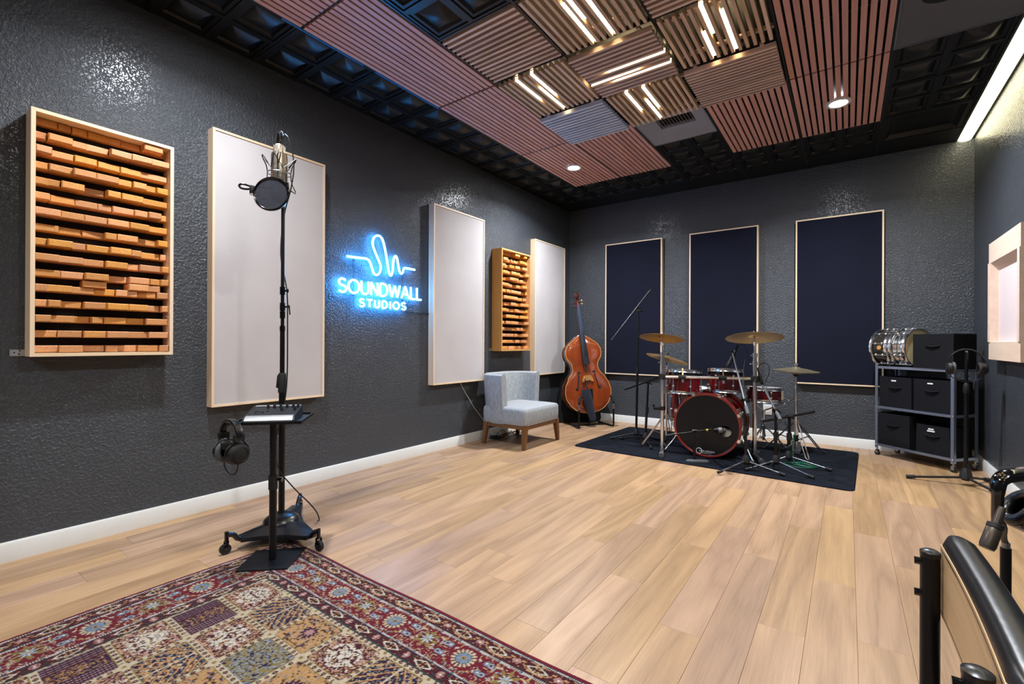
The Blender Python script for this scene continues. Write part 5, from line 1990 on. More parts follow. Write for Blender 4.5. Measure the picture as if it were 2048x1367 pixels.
kick_drum()
g = 'cherry red shell drums of the kit'
drum('rack_tom', 'small cherry red rack tom above the bass drum, on the bass player side', 'drum', (1.979, 4.932, 0.572), (0, 0.10, 1), 0.164, 0.235, 'cherry_lacquer', 'white_head', 6, group=g, band='black_gloss')
drum('rack_tom', 'small cherry red rack tom above the bass drum, next to the ride cymbal', 'drum', (2.337, 5.128, 0.590), (0, 0.10, 1), 0.158, 0.230, 'cherry_lacquer', 'white_head', 6, group=g, band='black_gloss')
ft = drum('floor_tom', 'dark cherry floor tom on legs, half hidden behind the rack toms', 'drum', (1.925, 5.345, 0.245), (0.03, -0.03, 1), 0.195, 0.355, 'cherry_lacquer', 'white_head', 8, group=g)
for k in range(3):
    a = 2 * math.pi * k / 3 + 0.9
    p = Vector((1.925 + 0.205 * math.cos(a), 5.345 + 0.205 * math.sin(a), 0))
    MB().tube([p + Vector((0, 0, 0.42)), p + Vector((0, 0, 0.10)), p + Vector((0.02 * math.cos(a), 0.02 * math.sin(a), 0.018))], 0.006, 8).part('leg', 'chrome', ft)
sn = drum('snare_drum', 'cherry red snare drum with white head in front of the wall outlet', 'drum', (2.655, 5.400, 0.498), (0.0, 0.05, 1), 0.172, 0.138, 'cherry_lacquer', 'white_head', 8, group=g)
MB().beam((2.655 + 0.172, 5.36, 0.53), (2.655 + 0.172, 5.36, 0.62), 0.03, 0.02).part('strainer', 'chrome', sn)
MB().tube([(2.83, 5.36, 0.56), (2.86, 5.34, 0.55), (2.885, 5.33, 0.53)], 0.006, 6).part('throw_off_lever', 'chrome', sn)
ss = thing('snare_stand', 'chrome tripod basket stand under the red snare drum', 'stand', (2.655, 5.40, 0.0105))
MB().cyl((2.655, 5.40, 0.10), (2.655, 5.40, 0.40), 0.013, n=12).part('tube', 'chrome', ss)
for k in range(3):
    a = 2 * math.pi * k / 3 + 0.2
    d = Vector((math.cos(a), math.sin(a), 0))
    c = Vector((2.655, 5.40, 0))
    MB().tube([c + Vector((0, 0, 0.40)), c + d * 0.12 + Vector((0, 0, 0.455)), c + d * 0.172 + Vector((0, 0, 0.478)), c + d * 0.19 + Vector((0, 0, 0.487))], 0.007, 8).part('basket_arm', 'chrome', ss)
    MB().tube([c + Vector((0, 0, 0.26)), c + d * 0.22 + Vector((0, 0, 0.016))], 0.007, 8).part('leg', 'chrome', ss)
    MB().tube([c + Vector((0, 0, 0.12)), c + d * 0.11 + Vector((0, 0, 0.137))], 0.005, 8).part('brace', 'chrome', ss)


# chrome rack with posts and a bar
def drum_rack():
    t = thing('drum_rack', 'chrome tubular drum rack bar on two posts with rubber feet', 'drum rack', (2.25, 4.80, 0.0105))
    pl, pr = Vector((1.852, 4.655, 0)), Vector((2.640, 4.930, 0))
    r = 0.0185
    for p, f in ((pl, Vector((0.28, -0.96, 0))), (pr, Vector((0.35, -0.94, 0)))):
        MB().cyl(p + Vector((0, 0, 0.055)), p + Vector((0, 0, 1.0)), r, n=18).part('post', 'chrome', t)
        MB().cyl(p - f * 0.18 + Vector((0, 0, 0.034)), p + f * 0.24 + Vector((0, 0, 0.034)), r, n=16).part('foot_tube', 'black' if p is pr else 'chrome', t)
        for s in (-0.21, 0.24):
            MB().rbox(-0.001, 0.001, -0.001, 0.001, -0.001, 0.001, 0.0004).xf if False else None
            MB().cyl(p + f * (s - 0.015) + Vector((0, 0, 0.034)), p + f * (s + 0.06) + Vector((0, 0, 0.034)), 0.0235, n=14).part('rubber_foot', 'grey_rubber', t)
        cl = MB()
        cl.cyl(p + Vector((0, 0, 0.045)), p + Vector((0, 0, 0.085)), 0.026, n=14)
        cl.beam(p + RIGHT * 0.02 + Vector((0, 0, 0.06)), p + RIGHT * 0.05 + Vector((0, 0, 0.06)), 0.012, 0.025)
        cl.part('foot_clamp', 'chrome', t)
        jc = MB()
        jc.rbox(p.x - 0.032, p.x + 0.032, p.y - 0.032, p.y + 0.032, 0.728, 0.785, 0.006)
        jk = jc.part('corner_clamp', 'black_matte', t)
        wn = MB()
        q = p + TOWARD * 0.03 + Vector((0, 0, 0.745))
        wn.beam(q, q + TOWARD * 0.03 - RIGHT * 0.03, 0.010, 0.012)
        wn.part('wing_bolt', 'chrome', jk)
        for z in (0.885, 0.965):
            mc = MB()
            mc.cyl(p + Vector((0, 0, z)), p + Vector((0, 0, z + 0.035)), 0.0235, n=16)
            mc.beam(p + RIGHT * 0.0 + Vector((0, 0, z + 0.018)), p - RIGHT * 0.045 + Vector((0, 0, z + 0.012)), 0.008, 0.014)
            mc.part('memory_clamp', 'chrome', t)
    d = (pr - pl).normalized()
    MB().cyl(pl + d * 0.02 + Vector((0, 0, 0.756)), pr - d * 0.02 + Vector((0, 0, 0.756)), 0.0185, n=18).part('cross_bar', 'chrome', t)
    for f_, c in ((0.22, Vector((1.979, 4.932, 0))), (0.66, Vector((2.337, 5.128, 0)))):
        p = pl + (pr - pl) * f_ + Vector((0, 0, 0.756))
        q = p + Vector((0, 0, 0))
        bk = MB()
        bk.cyl(q - d * 0.035, q + d * 0.035, 0.026, n=14)
        e = (Vector((c.x, c.y, 0.756)) - p)
        bk.cyl(p, p + e * 0.35 + Vector((0, 0, -0.03)), 0.009, n=10)
        bk.part('tom_clamp', 'black_matte', t)
        fr = MB()
        fr.cyl(p + TOWARD * 0.028 - Vector((0, 0, 0.05)), p + TOWARD * 0.028 - Vector((0, 0, 0.02)), 0.014, n=12)
        fr.beam(p + TOWARD * 0.02 + Vector((0, 0, 0.02)), p + TOWARD * 0.0 + Vector((0, 0.02, 0.085)), 0.014, 0.006)
        fr.part('tom_bracket', 'chrome', t)
    # lower side clamp on the near post
    q = pl + Vector((0, 0, 0.44))
    sc_ = MB()
    sc_.cyl(q - Vector((0, 0, 0.02)), q + Vector((0, 0, 0.02)), 0.026, n=14)
    sc_.cyl(q - RIGHT * 0.02, q - RIGHT * 0.085, 0.016, n=10)
    sc_.ball(q - RIGHT * 0.09 + Vector((0, 0, 0.03)), 0.014, 8)
    sc_.part('side_clamp', 'black_gloss', t)
    return t


drum_rack()


def cymbal(name, label, c, n, rad, mat, group, bow=0.020):
    c, n = vec3(c), vec3(n).normalized()
    prof = [(0.0, 0.014), (0.012, 0.014), (0.030, 0.011), (0.046, 0.003), (0.055, 0.0)]
    for i in range(1, 9):
        f = i / 8
        prof.append((0.055 + (rad - 0.055) * f, -bow * f ** 1.5))
    prof += [(rad, -bow - 0.0012)] + [(r, z - 0.0012) for r, z in reversed(prof[:-1])]
    t = MB().lathe(prof, c, n, 56).thing(name, label, 'cymbal', mat, tuple(c), group)
    return t


def tilter(p, c, n, name, label):
    """rod and felts from a post top to the cymbal."""
    p, c, n = vec3(p), vec3(c), vec3(n).normalized()
    t = thing(name, label, 'cymbal holder', tuple(p))
    mid = c - n * 0.055
    MB().cyl(p, (p.x, p.y, mid.z - 0.012), 0.0105, n=12).part('rod', 'chrome', t)
    MB().cyl((p.x, p.y, mid.z - 0.03), mid + Vector((0, 0, 0.004)), 0.017, 0.012, n=12).part('ratchet', 'chrome', t)
    MB().cyl(mid, c + n * 0.05, 0.0042, n=8).part('spindle', 'chrome', t)
    MB().lathe([(0.004, -0.034), (0.014, -0.034), (0.014, -0.006), (0.004, -0.006)], c, n, 14).part('felt', 'chrome', t)
    wn = MB()
    q = Vector((p.x, p.y, mid.z - 0.01))
    wn.beam(q - RIGHT * 0.01, q - RIGHT * 0.035, 0.006, 0.014)
    wn.part('wing_nut', 'chrome', t)
    return t


g = 'bronze cymbals of the drum kit'
nA = Vector((0.02, 0.21, 0.98))
cymbal('crash_cymbal', 'bronze crash cymbal flat on top of the rack post beside the tall boom stand', (1.845, 4.650, 1.158), nA, 0.218, 'brass', g)
tilter((1.852, 4.655, 0.99), (1.845, 4.650, 1.158), nA, 'cymbal_tilter', 'chrome tilter carrying the crash cymbal on the rack post')
nB = Vector((-0.07, 0.20, 0.97))
cymbal('ride_cymbal', 'largest bronze cymbal, over the rack post beside the red snare drum', (2.632, 4.926, 1.163), nB, 0.250, 'brass', g)
tilter((2.640, 4.930, 0.99), (2.632, 4.926, 1.163), nB, 'cymbal_tilter', 'chrome tilter carrying the ride cymbal on the rack post')
nC = Vector((0.26, -0.02, 0.96))
c2 = Vector((1.815, 4.925, 0.945))
cymbal('crash_cymbal', 'lower bronze crash cymbal tilted down towards the rack tom', tuple(c2), nC, 0.215, 'brass', g)


def cymbal_stand():
    t = thing('cymbal_stand', 'chrome double braced tripod stand under the tilted lower crash cymbal', 'cymbal stand', (1.80, 4.95, 0.0105))
    c = Vector((1.80, 4.95, 0))
    MB().cyl(c + Vector((0, 0, 0.10)), c + Vector((0, 0, 0.55)), 0.0125, n=12).part('lower_tube', 'chrome', t)
    MB().cyl(c + Vector((0, 0, 0.55)), c + Vector((0, 0, 0.86)), 0.009, n=12).part('upper_tube', 'chrome', t)
    MB().tube([c + Vector((0, 0, 0.85)), c + Vector((0.0, 0, 0.885)), c2 - nC.normalized() * 0.03, c2 + nC.normalized() * 0.05], 0.005, 8).part('spindle', 'black', t)
    MB().lathe([(0.004, -0.04), (0.016, -0.04), (0.016, -0.004), (0.004, -0.004)], c2, nC, 14).part('felt', 'black_matte', t)
    for k in range(3):
        a = 2 * math.pi * k / 3 - 0.35
        d = Vector((math.cos(a), math.sin(a), 0))
        for s in (-0.012, 0.012):
            e = Vector((-d.y, d.x, 0)) * s
            MB().tube([c + e + Vector((0, 0, 0.36)), c + e + d * 0.26 + Vector((0, 0, 0.022))], 0.0055, 8).part('leg', 'chrome', t)
        MB().tube([c + Vector((0, 0, 0.12)), c + d * 0.15 + Vector((0, 0, 0.17))], 0.005, 8).part('brace', 'chrome', t)
        MB().ball(c + d * 0.265 + Vector((0, 0, 0.023)), 0.012, 8).part('rubber_foot', 'rubber', t)
    MB().cyl(c + Vector((0, 0, 0.34)), c + Vector((0, 0, 0.385)), 0.019, n=12).part('collar', 'chrome', t)
    return t


cymbal_stand()


def hi_hat():
    c = Vector((2.945, 5.312, 0))
    t = thing('hi_hat_stand', 'chrome hi-hat stand with folding tripod and pedal beside the snare drum', 'hi-hat stand', tuple(c + Vector((0, 0, 0.0105))))
    MB().cyl(c + Vector((0, 0, 0.06)), c + Vector((0, 0, 0.55)), 0.0135, n=12).part('lower_tube', 'chrome', t)
    MB().cyl(c + Vector((0, 0, 0.53)), c + Vector((0, 0, 0.57)), 0.019, n=12).part('height_clamp', 'chrome', t)
    MB().cyl(c + Vector((0, 0, 0.55)), c + Vector((0, 0, 0.79)), 0.0105, n=12).part('upper_tube', 'chrome', t)
    MB().lathe([(0.012, 0.77), (0.026, 0.785), (0.030, 0.812), (0.012, 0.818)], c, n=16).part('seat_cup', 'black_matte', t)
    MB().cyl(c + Vector((0, 0, 0.79)), c + Vector((0, 0, 0.905)), 0.0035, n=8).part('pull_rod', 'chrome', t)
    MB().lathe([(0.004, 0.86), (0.013, 0.862), (0.013, 0.885), (0.004, 0.888)], c, n=12).part('clutch', 'chrome', t)
    MB().beam(c + Vector((0, 0, 0.885)) - RIGHT * 0.025, c + Vector((0, 0, 0.89)) + RIGHT * 0.02, 0.008, 0.008).part('clutch_wing', 'chrome', t)
    for a in (-1.15, 0.75, 2.9):
        d = Vector((math.cos(a), math.sin(a), 0))
        e = Vector((-d.y, d.x, 0))
        for s in (-0.014, 0.014):
            MB().tube([c + e * s + Vector((0, 0, 0.34)), c + e * s + d * 0.27 + Vector((0, 0, 0.04)), c + d * 0.30 + Vector((0, 0, 0.02))], 0.0055, 8).part('leg', 'chrome', t)
        MB().tube([c + Vector((0, 0, 0.15)), c + d * 0.15 + Vector((0, 0, 0.185))], 0.005, 8).part('brace', 'black', t)
        MB().ball(c + d * 0.305 + Vector((0, 0, 0.022)), 0.012, 8).part('rubber_foot', 'rubber', t)
    MB().cyl(c + Vector((0, 0, 0.14)), c + Vector((0, 0, 0.20)), 0.022, n=12).part('leg_collar', 'black_matte', t)
    MB().beam(c + Vector((0.0, 0.05, 0.03)), c + Vector((-0.02, 0.33, 0.075)), 0.075, 0.008, (1, 0, 0)).part('foot_plate', 'steel', t)
    MB().beam(c + Vector((0, -0.02, 0.016)), c + Vector((0, 0.34, 0.016)), 0.06, 0.008, (1, 0, 0)).part('pedal_frame', 'black', t)
    n = Vector((0.05, -0.03, 1))
    cymbal('hi_hat_cymbal', 'upper pale hi-hat cymbal with its bell up', tuple(c + Vector((0, 0, 0.852))), n, 0.198, 'pale_brass', 'hi-hat pair', 0.030)
    cymbal('hi_hat_cymbal', 'lower pale hi-hat cymbal turned bell down on the stand', tuple(c + Vector((0, 0, 0.806))), -n, 0.196, 'pale_brass', 'hi-hat pair')
    return t


hi_hat()


# ------------------------------------------------------------------ boom microphone stands
def boom_stand(label, base, joint_z, feet, boom, tip_mat='black', leg_mat='black', r=0.0105, weight=True, rug=True, sleeve=0.0, joint=None):
    b = vec3((base[0], base[1], 0))
    z0 = 0.0115 if rug else 0.0
    t = thing('boom_microphone_stand', label, 'microphone stand', (b.x, b.y, z0), 'boom stands around the drum kit')
    j = vec3(joint) if joint else Vector((b.x, b.y, joint_z))
    hub = MB()
    hub.lathe([(0.0, 0.055), (0.020, 0.058), (0.034, 0.075), (0.030, 0.110), (0.018, 0.135), (0.0, 0.138)], b, n=18)
    hub.part('hub', 'black_matte', t)
    for f in feet:
        f = vec3((f[0], f[1], z0 + 0.014))
        d = (f - b)
        d.z = 0
        d = d.normalized()
        lg = MB().cyl(b + d * 0.02 + Vector((0, 0, 0.082)), f, 0.0075, n=10).part('leg', leg_mat, t)
        q = (f - (b + Vector((0, 0, 0.082)))).normalized()
        MB().cyl(f - q * 0.035, f + q * 0.012, 0.0125, n=10).part('rubber_foot', 'rubber', lg)
    top = Vector((j.x, j.y, j.z - 0.015))
    half = b + (top - b) * 0.55
    half.z = 0.12 + (top.z - 0.12) * 0.52
    MB().cyl(b + Vector((0, 0, 0.12)), half, r * 1.25, n=14).part('lower_tube', 'black', t)
    MB().cyl(half - Vector((0, 0, 0.05)), half + Vector((0, 0, 0.012)), r * 1.7, n=14).part('clutch', 'black_matte', t)
    MB().cyl(half, top, r, n=14).part('upper_tube', 'black', t)
    p0, p1 = vec3(boom[0]), vec3(boom[1])
    d = (p1 - p0).normalized()
    jt = MB()
    jt.cyl(j - RIGHT * 0.022, j + RIGHT * 0.022, 0.016, n=14)
    jt.beam(j + RIGHT * 0.02 - Vector((0, 0, 0.006)), j + RIGHT * 0.04 - Vector((0, 0, 0.02)), 0.008, 0.014)
    jt.part('boom_joint', 'black_gloss', t)
    MB().cyl(p0, p1, r * 0.85, n=12).part('boom_arm', tip_mat, t)
    if weight:
        MB().cyl(p0 - d * 0.005, p0 + d * 0.095, 0.015, n=14).part('counterweight', 'grey_rubber', t)
    MB().cyl(p1 - d * 0.02, p1 + d * 0.012, 0.010, n=10).part('thread_tip', 'black_gloss', t)
    return t


boom_stand('tall boom stand with its arm slanting up before the first navy panel', (1.44, 5.03), 1.46, [(1.204, 4.885), (1.66, 5.10), (1.40, 5.30)], ((1.253, 4.772, 1.12), (1.525, 5.215, 1.694)), joint=(1.455, 5.045, 1.463), weight=False)
boom_stand('short boom stand beside the rack post, arm slanting across behind the crash cymbals', (1.60, 4.88), 0.665, [(1.295, 4.93), (1.734, 4.668), (1.74, 5.10)], ((1.455, 4.655, 0.600), (1.735, 5.125, 0.740)), joint=(1.62, 4.90, 0.668), weight=False)
boom_stand('low boom stand with a level arm reaching past the hi-hat side', (2.93, 4.82), 0.43, [(3.236, 4.775), (2.775, 4.70), (2.92, 5.09)], ((2.760, 4.572, 0.415), (3.102, 5.068, 0.466)), joint=(2.934, 4.826, 0.441), weight=False, r=0.0125, leg_mat='gunmetal')
boom_stand('boom stand with grey grip aiming a small microphone at the snare drum', (2.857, 4.57), 0.515, [(2.66, 4.36), (3.129, 4.423), (2.80, 4.85)], ((2.900, 4.462, 0.456), (2.706, 4.892, 0.711)), joint=(2.853, 4.567, 0.518), leg_mat='gunmetal', tip_mat='gunmetal')
boom_stand('boom stand in front of the bass drum edge, arm rising to the rack tom', (2.65, 4.41), 0.60, [(2.494, 4.126), (2.934, 4.364), (2.66, 4.70)], ((2.685, 4.272, 0.507), (2.443, 4.939, 1.005)), joint=(2.638, 4.401, 0.604), leg_mat='gunmetal', tip_mat='gunmetal')


def small_mic(name, label, p0, p1, r, mat='black_matte', head='black_matte', clip=True):
    p0, p1 = vec3(p0), vec3(p1)
    d = (p1 - p0).normalized()
    ln = (p1 - p0).length
    t = thing(name, label, 'microphone', tuple((p0 + p1) / 2))
    MB().lathe([(0.0, 0.0), (r * 0.55, 0.001), (r * 0.7, 0.006), (r, ln * 0.45), (r, ln * 0.70), (0.0, ln * 0.70)], p0, d, 16).part('body', mat, t)
    MB().lathe([(r, ln * 0.70), (r * 1.12, ln * 0.74), (r * 1.12, ln * 0.94), (r * 0.8, ln), (0.0, ln)], p0, d, 16).part('grille', head, t)
    MB().cyl(p0 - d * 0.05, p0, r * 0.5, r * 0.6, n=10).part('plug', 'black_gloss', t)
    if clip:
        MB().lathe([(r * 1.0, ln * 0.30), (r * 1.25, ln * 0.31), (r * 1.25, ln * 0.46), (r * 1.0, ln * 0.47)], p0, d, 14, True).part('clip_collar', 'black_gloss', t)
    return t


small_mic('tom_microphone', 'black microphone slanting down over the rack tom', (2.470, 4.962, 1.030), (2.402, 4.925, 0.860), 0.019)
small_mic('snare_microphone', 'small black microphone at the boom tip above the red snare drum', (2.668, 4.965, 0.815), (2.70, 4.925, 0.715), 0.014)
small_mic('lower_snare_microphone', 'small black microphone hanging from the level boom below the snare drum', (2.762, 4.60, 0.325), (2.740, 4.64, 0.425), 0.013)


# kick microphone on a low plate stand
def kick_mic():
    t = thing('low_microphone_stand', 'low plate base microphone stand in front of the bass drum', 'microphone stand', (2.235, 4.43, 0.0115))
    mb = MB()
    vs, fs = [], []
    for z, s in ((0.012, 1.0), (0.020, 1.0), (0.026, 0.93)):
        for i in range(28):
            a = 2 * math.pi * i / 28
            sx, sy = math.cos(a), math.sin(a)
            p = Vector((2.245, 4.43, z)) + Vector((0.84, 0.54, 0)) * (0.100 * s * abs(sx) ** 0.7 * (1 if sx > 0 else -1)) + Vector((-0.54, 0.84, 0)) * (0.036 * s * abs(sy) ** 0.7 * (1 if sy > 0 else -1))
            vs.append(p)
    for j in range(2):
        fs += [(j * 28 + i, j * 28 + (i + 1) % 28, (j + 1) * 28 + (i + 1) % 28, (j + 1) * 28 + i) for i in range(28)]
    fs += [tuple(reversed(range(28))), tuple(56 + i for i in range(28))]
    mb.add(vs, fs).part('base_plate', 'grey_rubber', t)
    MB().cyl((2.215, 4.447, 0.026), (2.215, 4.447, 0.13), 0.011, n=12).part('lower_tube', 'black', t)
    MB().cyl((2.215, 4.447, 0.12), (2.215, 4.447, 0.29), 0.008, n=12).part('upper_tube', 'black', t)
    MB().cyl(Vector((2.215, 4.447, 0.288)) - RIGHT * 0.02, Vector((2.215, 4.447, 0.288)) + RIGHT * 0.02, 0.013, n=12).part('boom_joint', 'black_gloss', t)
    MB().cyl((2.010, 4.242, 0.250), (2.335, 4.563, 0.296), 0.0075, n=12).part('boom_arm', 'black', t)
    MB().cyl((2.296, 4.525, 0.2905), (2.308, 4.537, 0.292), 0.0105, n=12).part('tape_band', 'yellow', t)
    k = thing('bass_drum_microphone', 'egg shaped dark microphone at the bass drum port', 'microphone', (2.40, 4.60, 0.26))
    d = Vector((0.70, 0.71, -0.10)).normalized()
    p = Vector((2.345, 4.572, 0.292))
    MB().lathe([(0.0, 0.0), (0.012, 0.002), (0.014, 0.02), (0.022, 0.035), (0.022, 0.05)], p, d, 18).part('stem', 'charcoal', k)
    MB().lathe([(0.022, 0.045), (0.030, 0.06), (0.034, 0.085), (0.030, 0.11), (0.018, 0.125), (0.0, 0.128)], p, d, 20).part('grille', 'mesh_grille', k)
    MB().torus(p + d * 0.085, 0.0345, 0.003, d, 24, 6).part('grille_band', 'black', k)


kick_mic()

# bass drum pedal glimpsed behind
pd = thing('bass_drum_pedal', 'dark bass drum pedal behind the kit', 'pedal', (2.272, 5.20, 0.0115))
MB().beam((2.272, 5.10, 0.022), (2.272, 5.44, 0.022), 0.09, 0.008, (1, 0, 0)).part('base_frame', 'black', pd)
MB().beam((2.272, 5.13, 0.06), (2.272, 5.43, 0.032), 0.075, 0.008, (1, 0, 0)).part('footboard', 'steel', pd)
for s in (-0.045, 0.045):
    MB().beam((2.272 + s, 5.12, 0.02), (2.272 + s, 5.13, 0.19), 0.014, 0.02).part('upright', 'steel', pd)
MB().tube([(2.272, 5.13, 0.18), (2.272, 5.115, 0.33)], 0.004, 8).part('beater_rod', 'chrome', pd)
MB().ball((2.272, 5.112, 0.33), (0.022, 0.016, 0.022), 12).part('beater', 'white_head', pd)

# cables on the drum rug
pts = []
for i in range(44):
    a = 2 * math.pi * i / 16
    k = i / 16
    pts.append((3.00 + (0.135 - 0.025 * k + 0.012 * math.sin(3 * a + k)) * math.cos(a) + 0.03 * k, 4.80 + (0.105 - 0.02 * k) * math.sin(a) + 0.02 * k, 0.018 + 0.006 * (k % 3)))
lead = [(2.975, 4.86, 0.30), (2.965, 4.85, 0.22), (2.96, 4.84, 0.10), (2.97, 4.80, 0.04), (3.04, 4.79, 0.022)]
MB().tube(lead + pts, 0.0026, 6, smooth_path=1).thing('green_cable', 'bright green cable coiled on the black rug by the low boom stand', 'cable', 'green_cable', (3.0, 4.82, 0.0125))
MB().tube([(2.748, 4.625, 0.312), (2.75, 4.62, 0.27), (2.80, 4.64, 0.20), (2.90, 4.70, 0.165), (2.96, 4.78, 0.20), (2.955, 4.80, 0.30), (2.90, 4.76, 0.40)], 0.0035, 6, smooth_path=2).thing('green_cable', 'green tipped lead looping from the lower snare microphone', 'cable', 'cable', (2.8, 4.68, 0.165))
MB().tube([(2.47, 4.97, 1.07), (2.52, 4.99, 1.10), (2.58, 4.92, 1.02), (2.56, 4.80, 0.86), (2.60, 4.60, 0.70), (2.66, 4.44, 0.52), (2.655, 4.385, 0.30), (2.66, 4.38, 0.15), (2.60, 4.33, 0.04), (2.55, 4.36, 0.018), (2.47, 4.45, 0.018), (2.46, 4.56, 0.018)], 0.0033, 6, smooth_path=2).thing('black_cable', 'black lead running down the boom stand in front of the bass drum', 'cable', 'cable', (2.6, 4.5, 0.0125))
MB().tube([(2.665, 4.97, 0.86), (2.69, 5.0, 0.91), (2.745, 5.0, 0.90), (2.765, 4.95, 0.82), (2.73, 4.90, 0.74), (2.77, 4.78, 0.64), (2.84, 4.6, 0.52), (2.88, 4.56, 0.3), (2.885, 4.57, 0.12), (2.80, 4.50, 0.03), (2.72, 4.52, 0.018), (2.62, 4.62, 0.018)], 0.0033, 6, smooth_path=2).thing('black_cable', 'black lead arching above the snare microphone', 'cable', 'cable', (2.75, 4.8, 0.0125))

# ------------------------------------------------------------------ storage cart in the corner
CE = Vector((0.7646, -0.6446, 0))      # along the cart front
CN = Vector((0.6446, 0.7646, 0))       # towards its back
CO = Vector((3.575, 5.835, 0))
CW, CD, CH = 0.672, 0.285, 0.905
CXF = Matrix(((CE.x, CN.x, 0, CO.x), (CE.y, CN.y, 0, CO.y), (0, 0, 1, 0), (0, 0, 0, 1)))


def storage_cart():
    t = thing('storage_cart', 'grey metal storage cart on casters standing across the corner', 'cart', tuple(CXF @ Vector((CW / 2, CD / 2, 0))))
    pw = 0.026
    for x in (0, CW):
        for y in (0, CD):
            sx, sy = (1 if x == 0 else -1), (1 if y == 0 else -1)
            p = MB(CXF)
            p.box(min(x, x + sx * pw), max(x, x + sx * pw), min(y, y + sy * 0.003), max(y, y + sy * 0.003), 0.072, CH)
            p.box(min(x, x + sx * 0.003), max(x, x + sx * 0.003), min(y, y + sy * pw), max(y, y + sy * pw), 0.072, CH)
            post = p.part('post', 'grey_metal', t)
            cs = MB(CXF)
            cx_, cy_ = x + sx * 0.014, y + sy * 0.014
            cs.cyl((cx_, cy_, 0.05), (cx_, cy_, 0.085), 0.006, n=8)
            for q in (-1, 1):
                cs.box(cx_ - 0.012, cx_ + 0.012, cy_ + q * 0.0115 - 0.001, cy_ + q * 0.0115 + 0.001, 0.02, 0.054)
            cs.box(cx_ - 0.012, cx_ + 0.012, cy_ - 0.0125, cy_ + 0.0125, 0.052, 0.056)
            c = cs.part('caster_fork', 'steel', t)
            MB(CXF).cyl((cx_, cy_ - 0.009, 0.0225), (cx_, cy_ + 0.009, 0.0225), 0.0225, n=18).part('wheel', 'rubber', c)
            if y == 0:
                for z in (0.105, 0.475):
                    MB(CXF).ball((x + sx * 0.013, -0.002, z), (0.007, 0.003, 0.007), 8).part('bolt', 'chrome', post)
    for z in (0.105, 0.475, 0.865):
        r = MB(CXF)
        for y0 in (-0.001, CD - 0.002):
            r.box(0.003, CW - 0.003, y0 + 0.003, y0 + 0.006, z - 0.012, z + 0.012)
        for x0 in (0.003, CW - 0.006):
            r.box(x0, x0 + 0.003, 0.006, CD - 0.006, z - 0.012, z + 0.012)
        r.part('rail', 'grey_metal', t)
        MB(CXF).box(0.007, CW - 0.007, 0.007, CD - 0.007, z - 0.004, z + 0.001).part('shelf', 'steel', t)
    return t


storage_cart()


def fabric_bin(label, s0, s1, d0, d1, z0, h, tags=0, rot=0.0, taper=0.0, lean=0.0):
    c = Vector(((s0 + s1) / 2, (d0 + d1) / 2, z0))
    xf = CXF @ Matrix.Translation(c) @ Matrix.Rotation(rot, 4, 'Z') @ Matrix.Rotation(lean, 4, 'X')
    hw, hd = (s1 - s0) / 2, (d1 - d0) / 2
    t = thing('fabric_bin', label, 'storage bin', tuple(xf @ Vector((0, 0, 0))), 'black fabric storage bins')
    b = MB(xf)
    top = 1.0 - taper
    vs = [(-hw, -hd, 0), (hw, -hd, 0), (hw, hd, 0), (-hw, hd, 0), (-hw * top, -hd, h), (hw * top, -hd, h), (hw, hd, h * 1.0), (-hw, hd, h * 1.0)]
    wi = 0.008
    ins = [(-hw * top + wi, -hd + wi, h), (hw * top - wi, -hd + wi, h), (hw - wi, hd - wi, h), (-hw + wi, hd - wi, h)]
    flo = [(-hw + wi, -hd + wi, 0.02), (hw - wi, -hd + wi, 0.02), (hw - wi, hd - wi, 0.02), (-hw + wi, hd - wi, 0.02)]
    vs += ins + flo
    fs = [(3, 2, 1, 0)] + [(i, (i + 1) % 4, 4 + (i + 1) % 4, 4 + i) for i in range(4)]
    fs += [(4 + i, 4 + (i + 1) % 4, 8 + (i + 1) % 4, 8 + i) for i in range(4)] + [(8 + i, 8 + (i + 1) % 4, 12 + (i + 1) % 4, 12 + i) for i in range(4)] + [(12, 13, 14, 15)]
    b.add(vs, fs)
    b.part('body', 'bin_cloth', t)
    hz = h * 0.68
    MB(xf).tube([(-0.055, -hd - 0.001, hz), (-0.045, -hd - 0.008, hz - 0.006), (0.0, -hd - 0.016, hz - 0.012), (0.045, -hd - 0.008, hz - 0.006), (0.055, -hd - 0.001, hz)], 0.008, 8, smooth_path=1).part('handle', 'black_cloth', t)
    for k in range(tags):
        w = 0.022 if k == 0 else 0.03
        MB(xf).box(-0.012 - w, -0.012 + w, -hd - 0.0015, -hd - 0.0005, h * 0.90 - 0.018 * k - 0.012, h * 0.90 - 0.018 * k).part('paper_label', 'paper', t)
    return t


fabric_bin('black fabric bin with one paper label, upper cart shelf near the navy panel', 0.035, 0.325, 0.012, 0.27, 0.4775, 0.300, 1)
fabric_bin('black fabric bin with one paper label, upper cart shelf behind the headphones stand', 0.345, 0.640, 0.012, 0.27, 0.4775, 0.300, 1)
fabric_bin('plain black fabric bin on the bottom cart shelf, no label', 0.018, 0.315, 0.004, 0.262, 0.1075, 0.315, 0)
fabric_bin('sagging black fabric bin with two paper labels on the bottom cart shelf', 0.365, 0.635, 0.012, 0.27, 0.1075, 0.262, 2, taper=0.04)
fabric_bin('black fabric bin sitting on top of the cart beside the two snare drums', 0.345, 0.665, 0.002, 0.272, 0.8675, 0.315, 0)


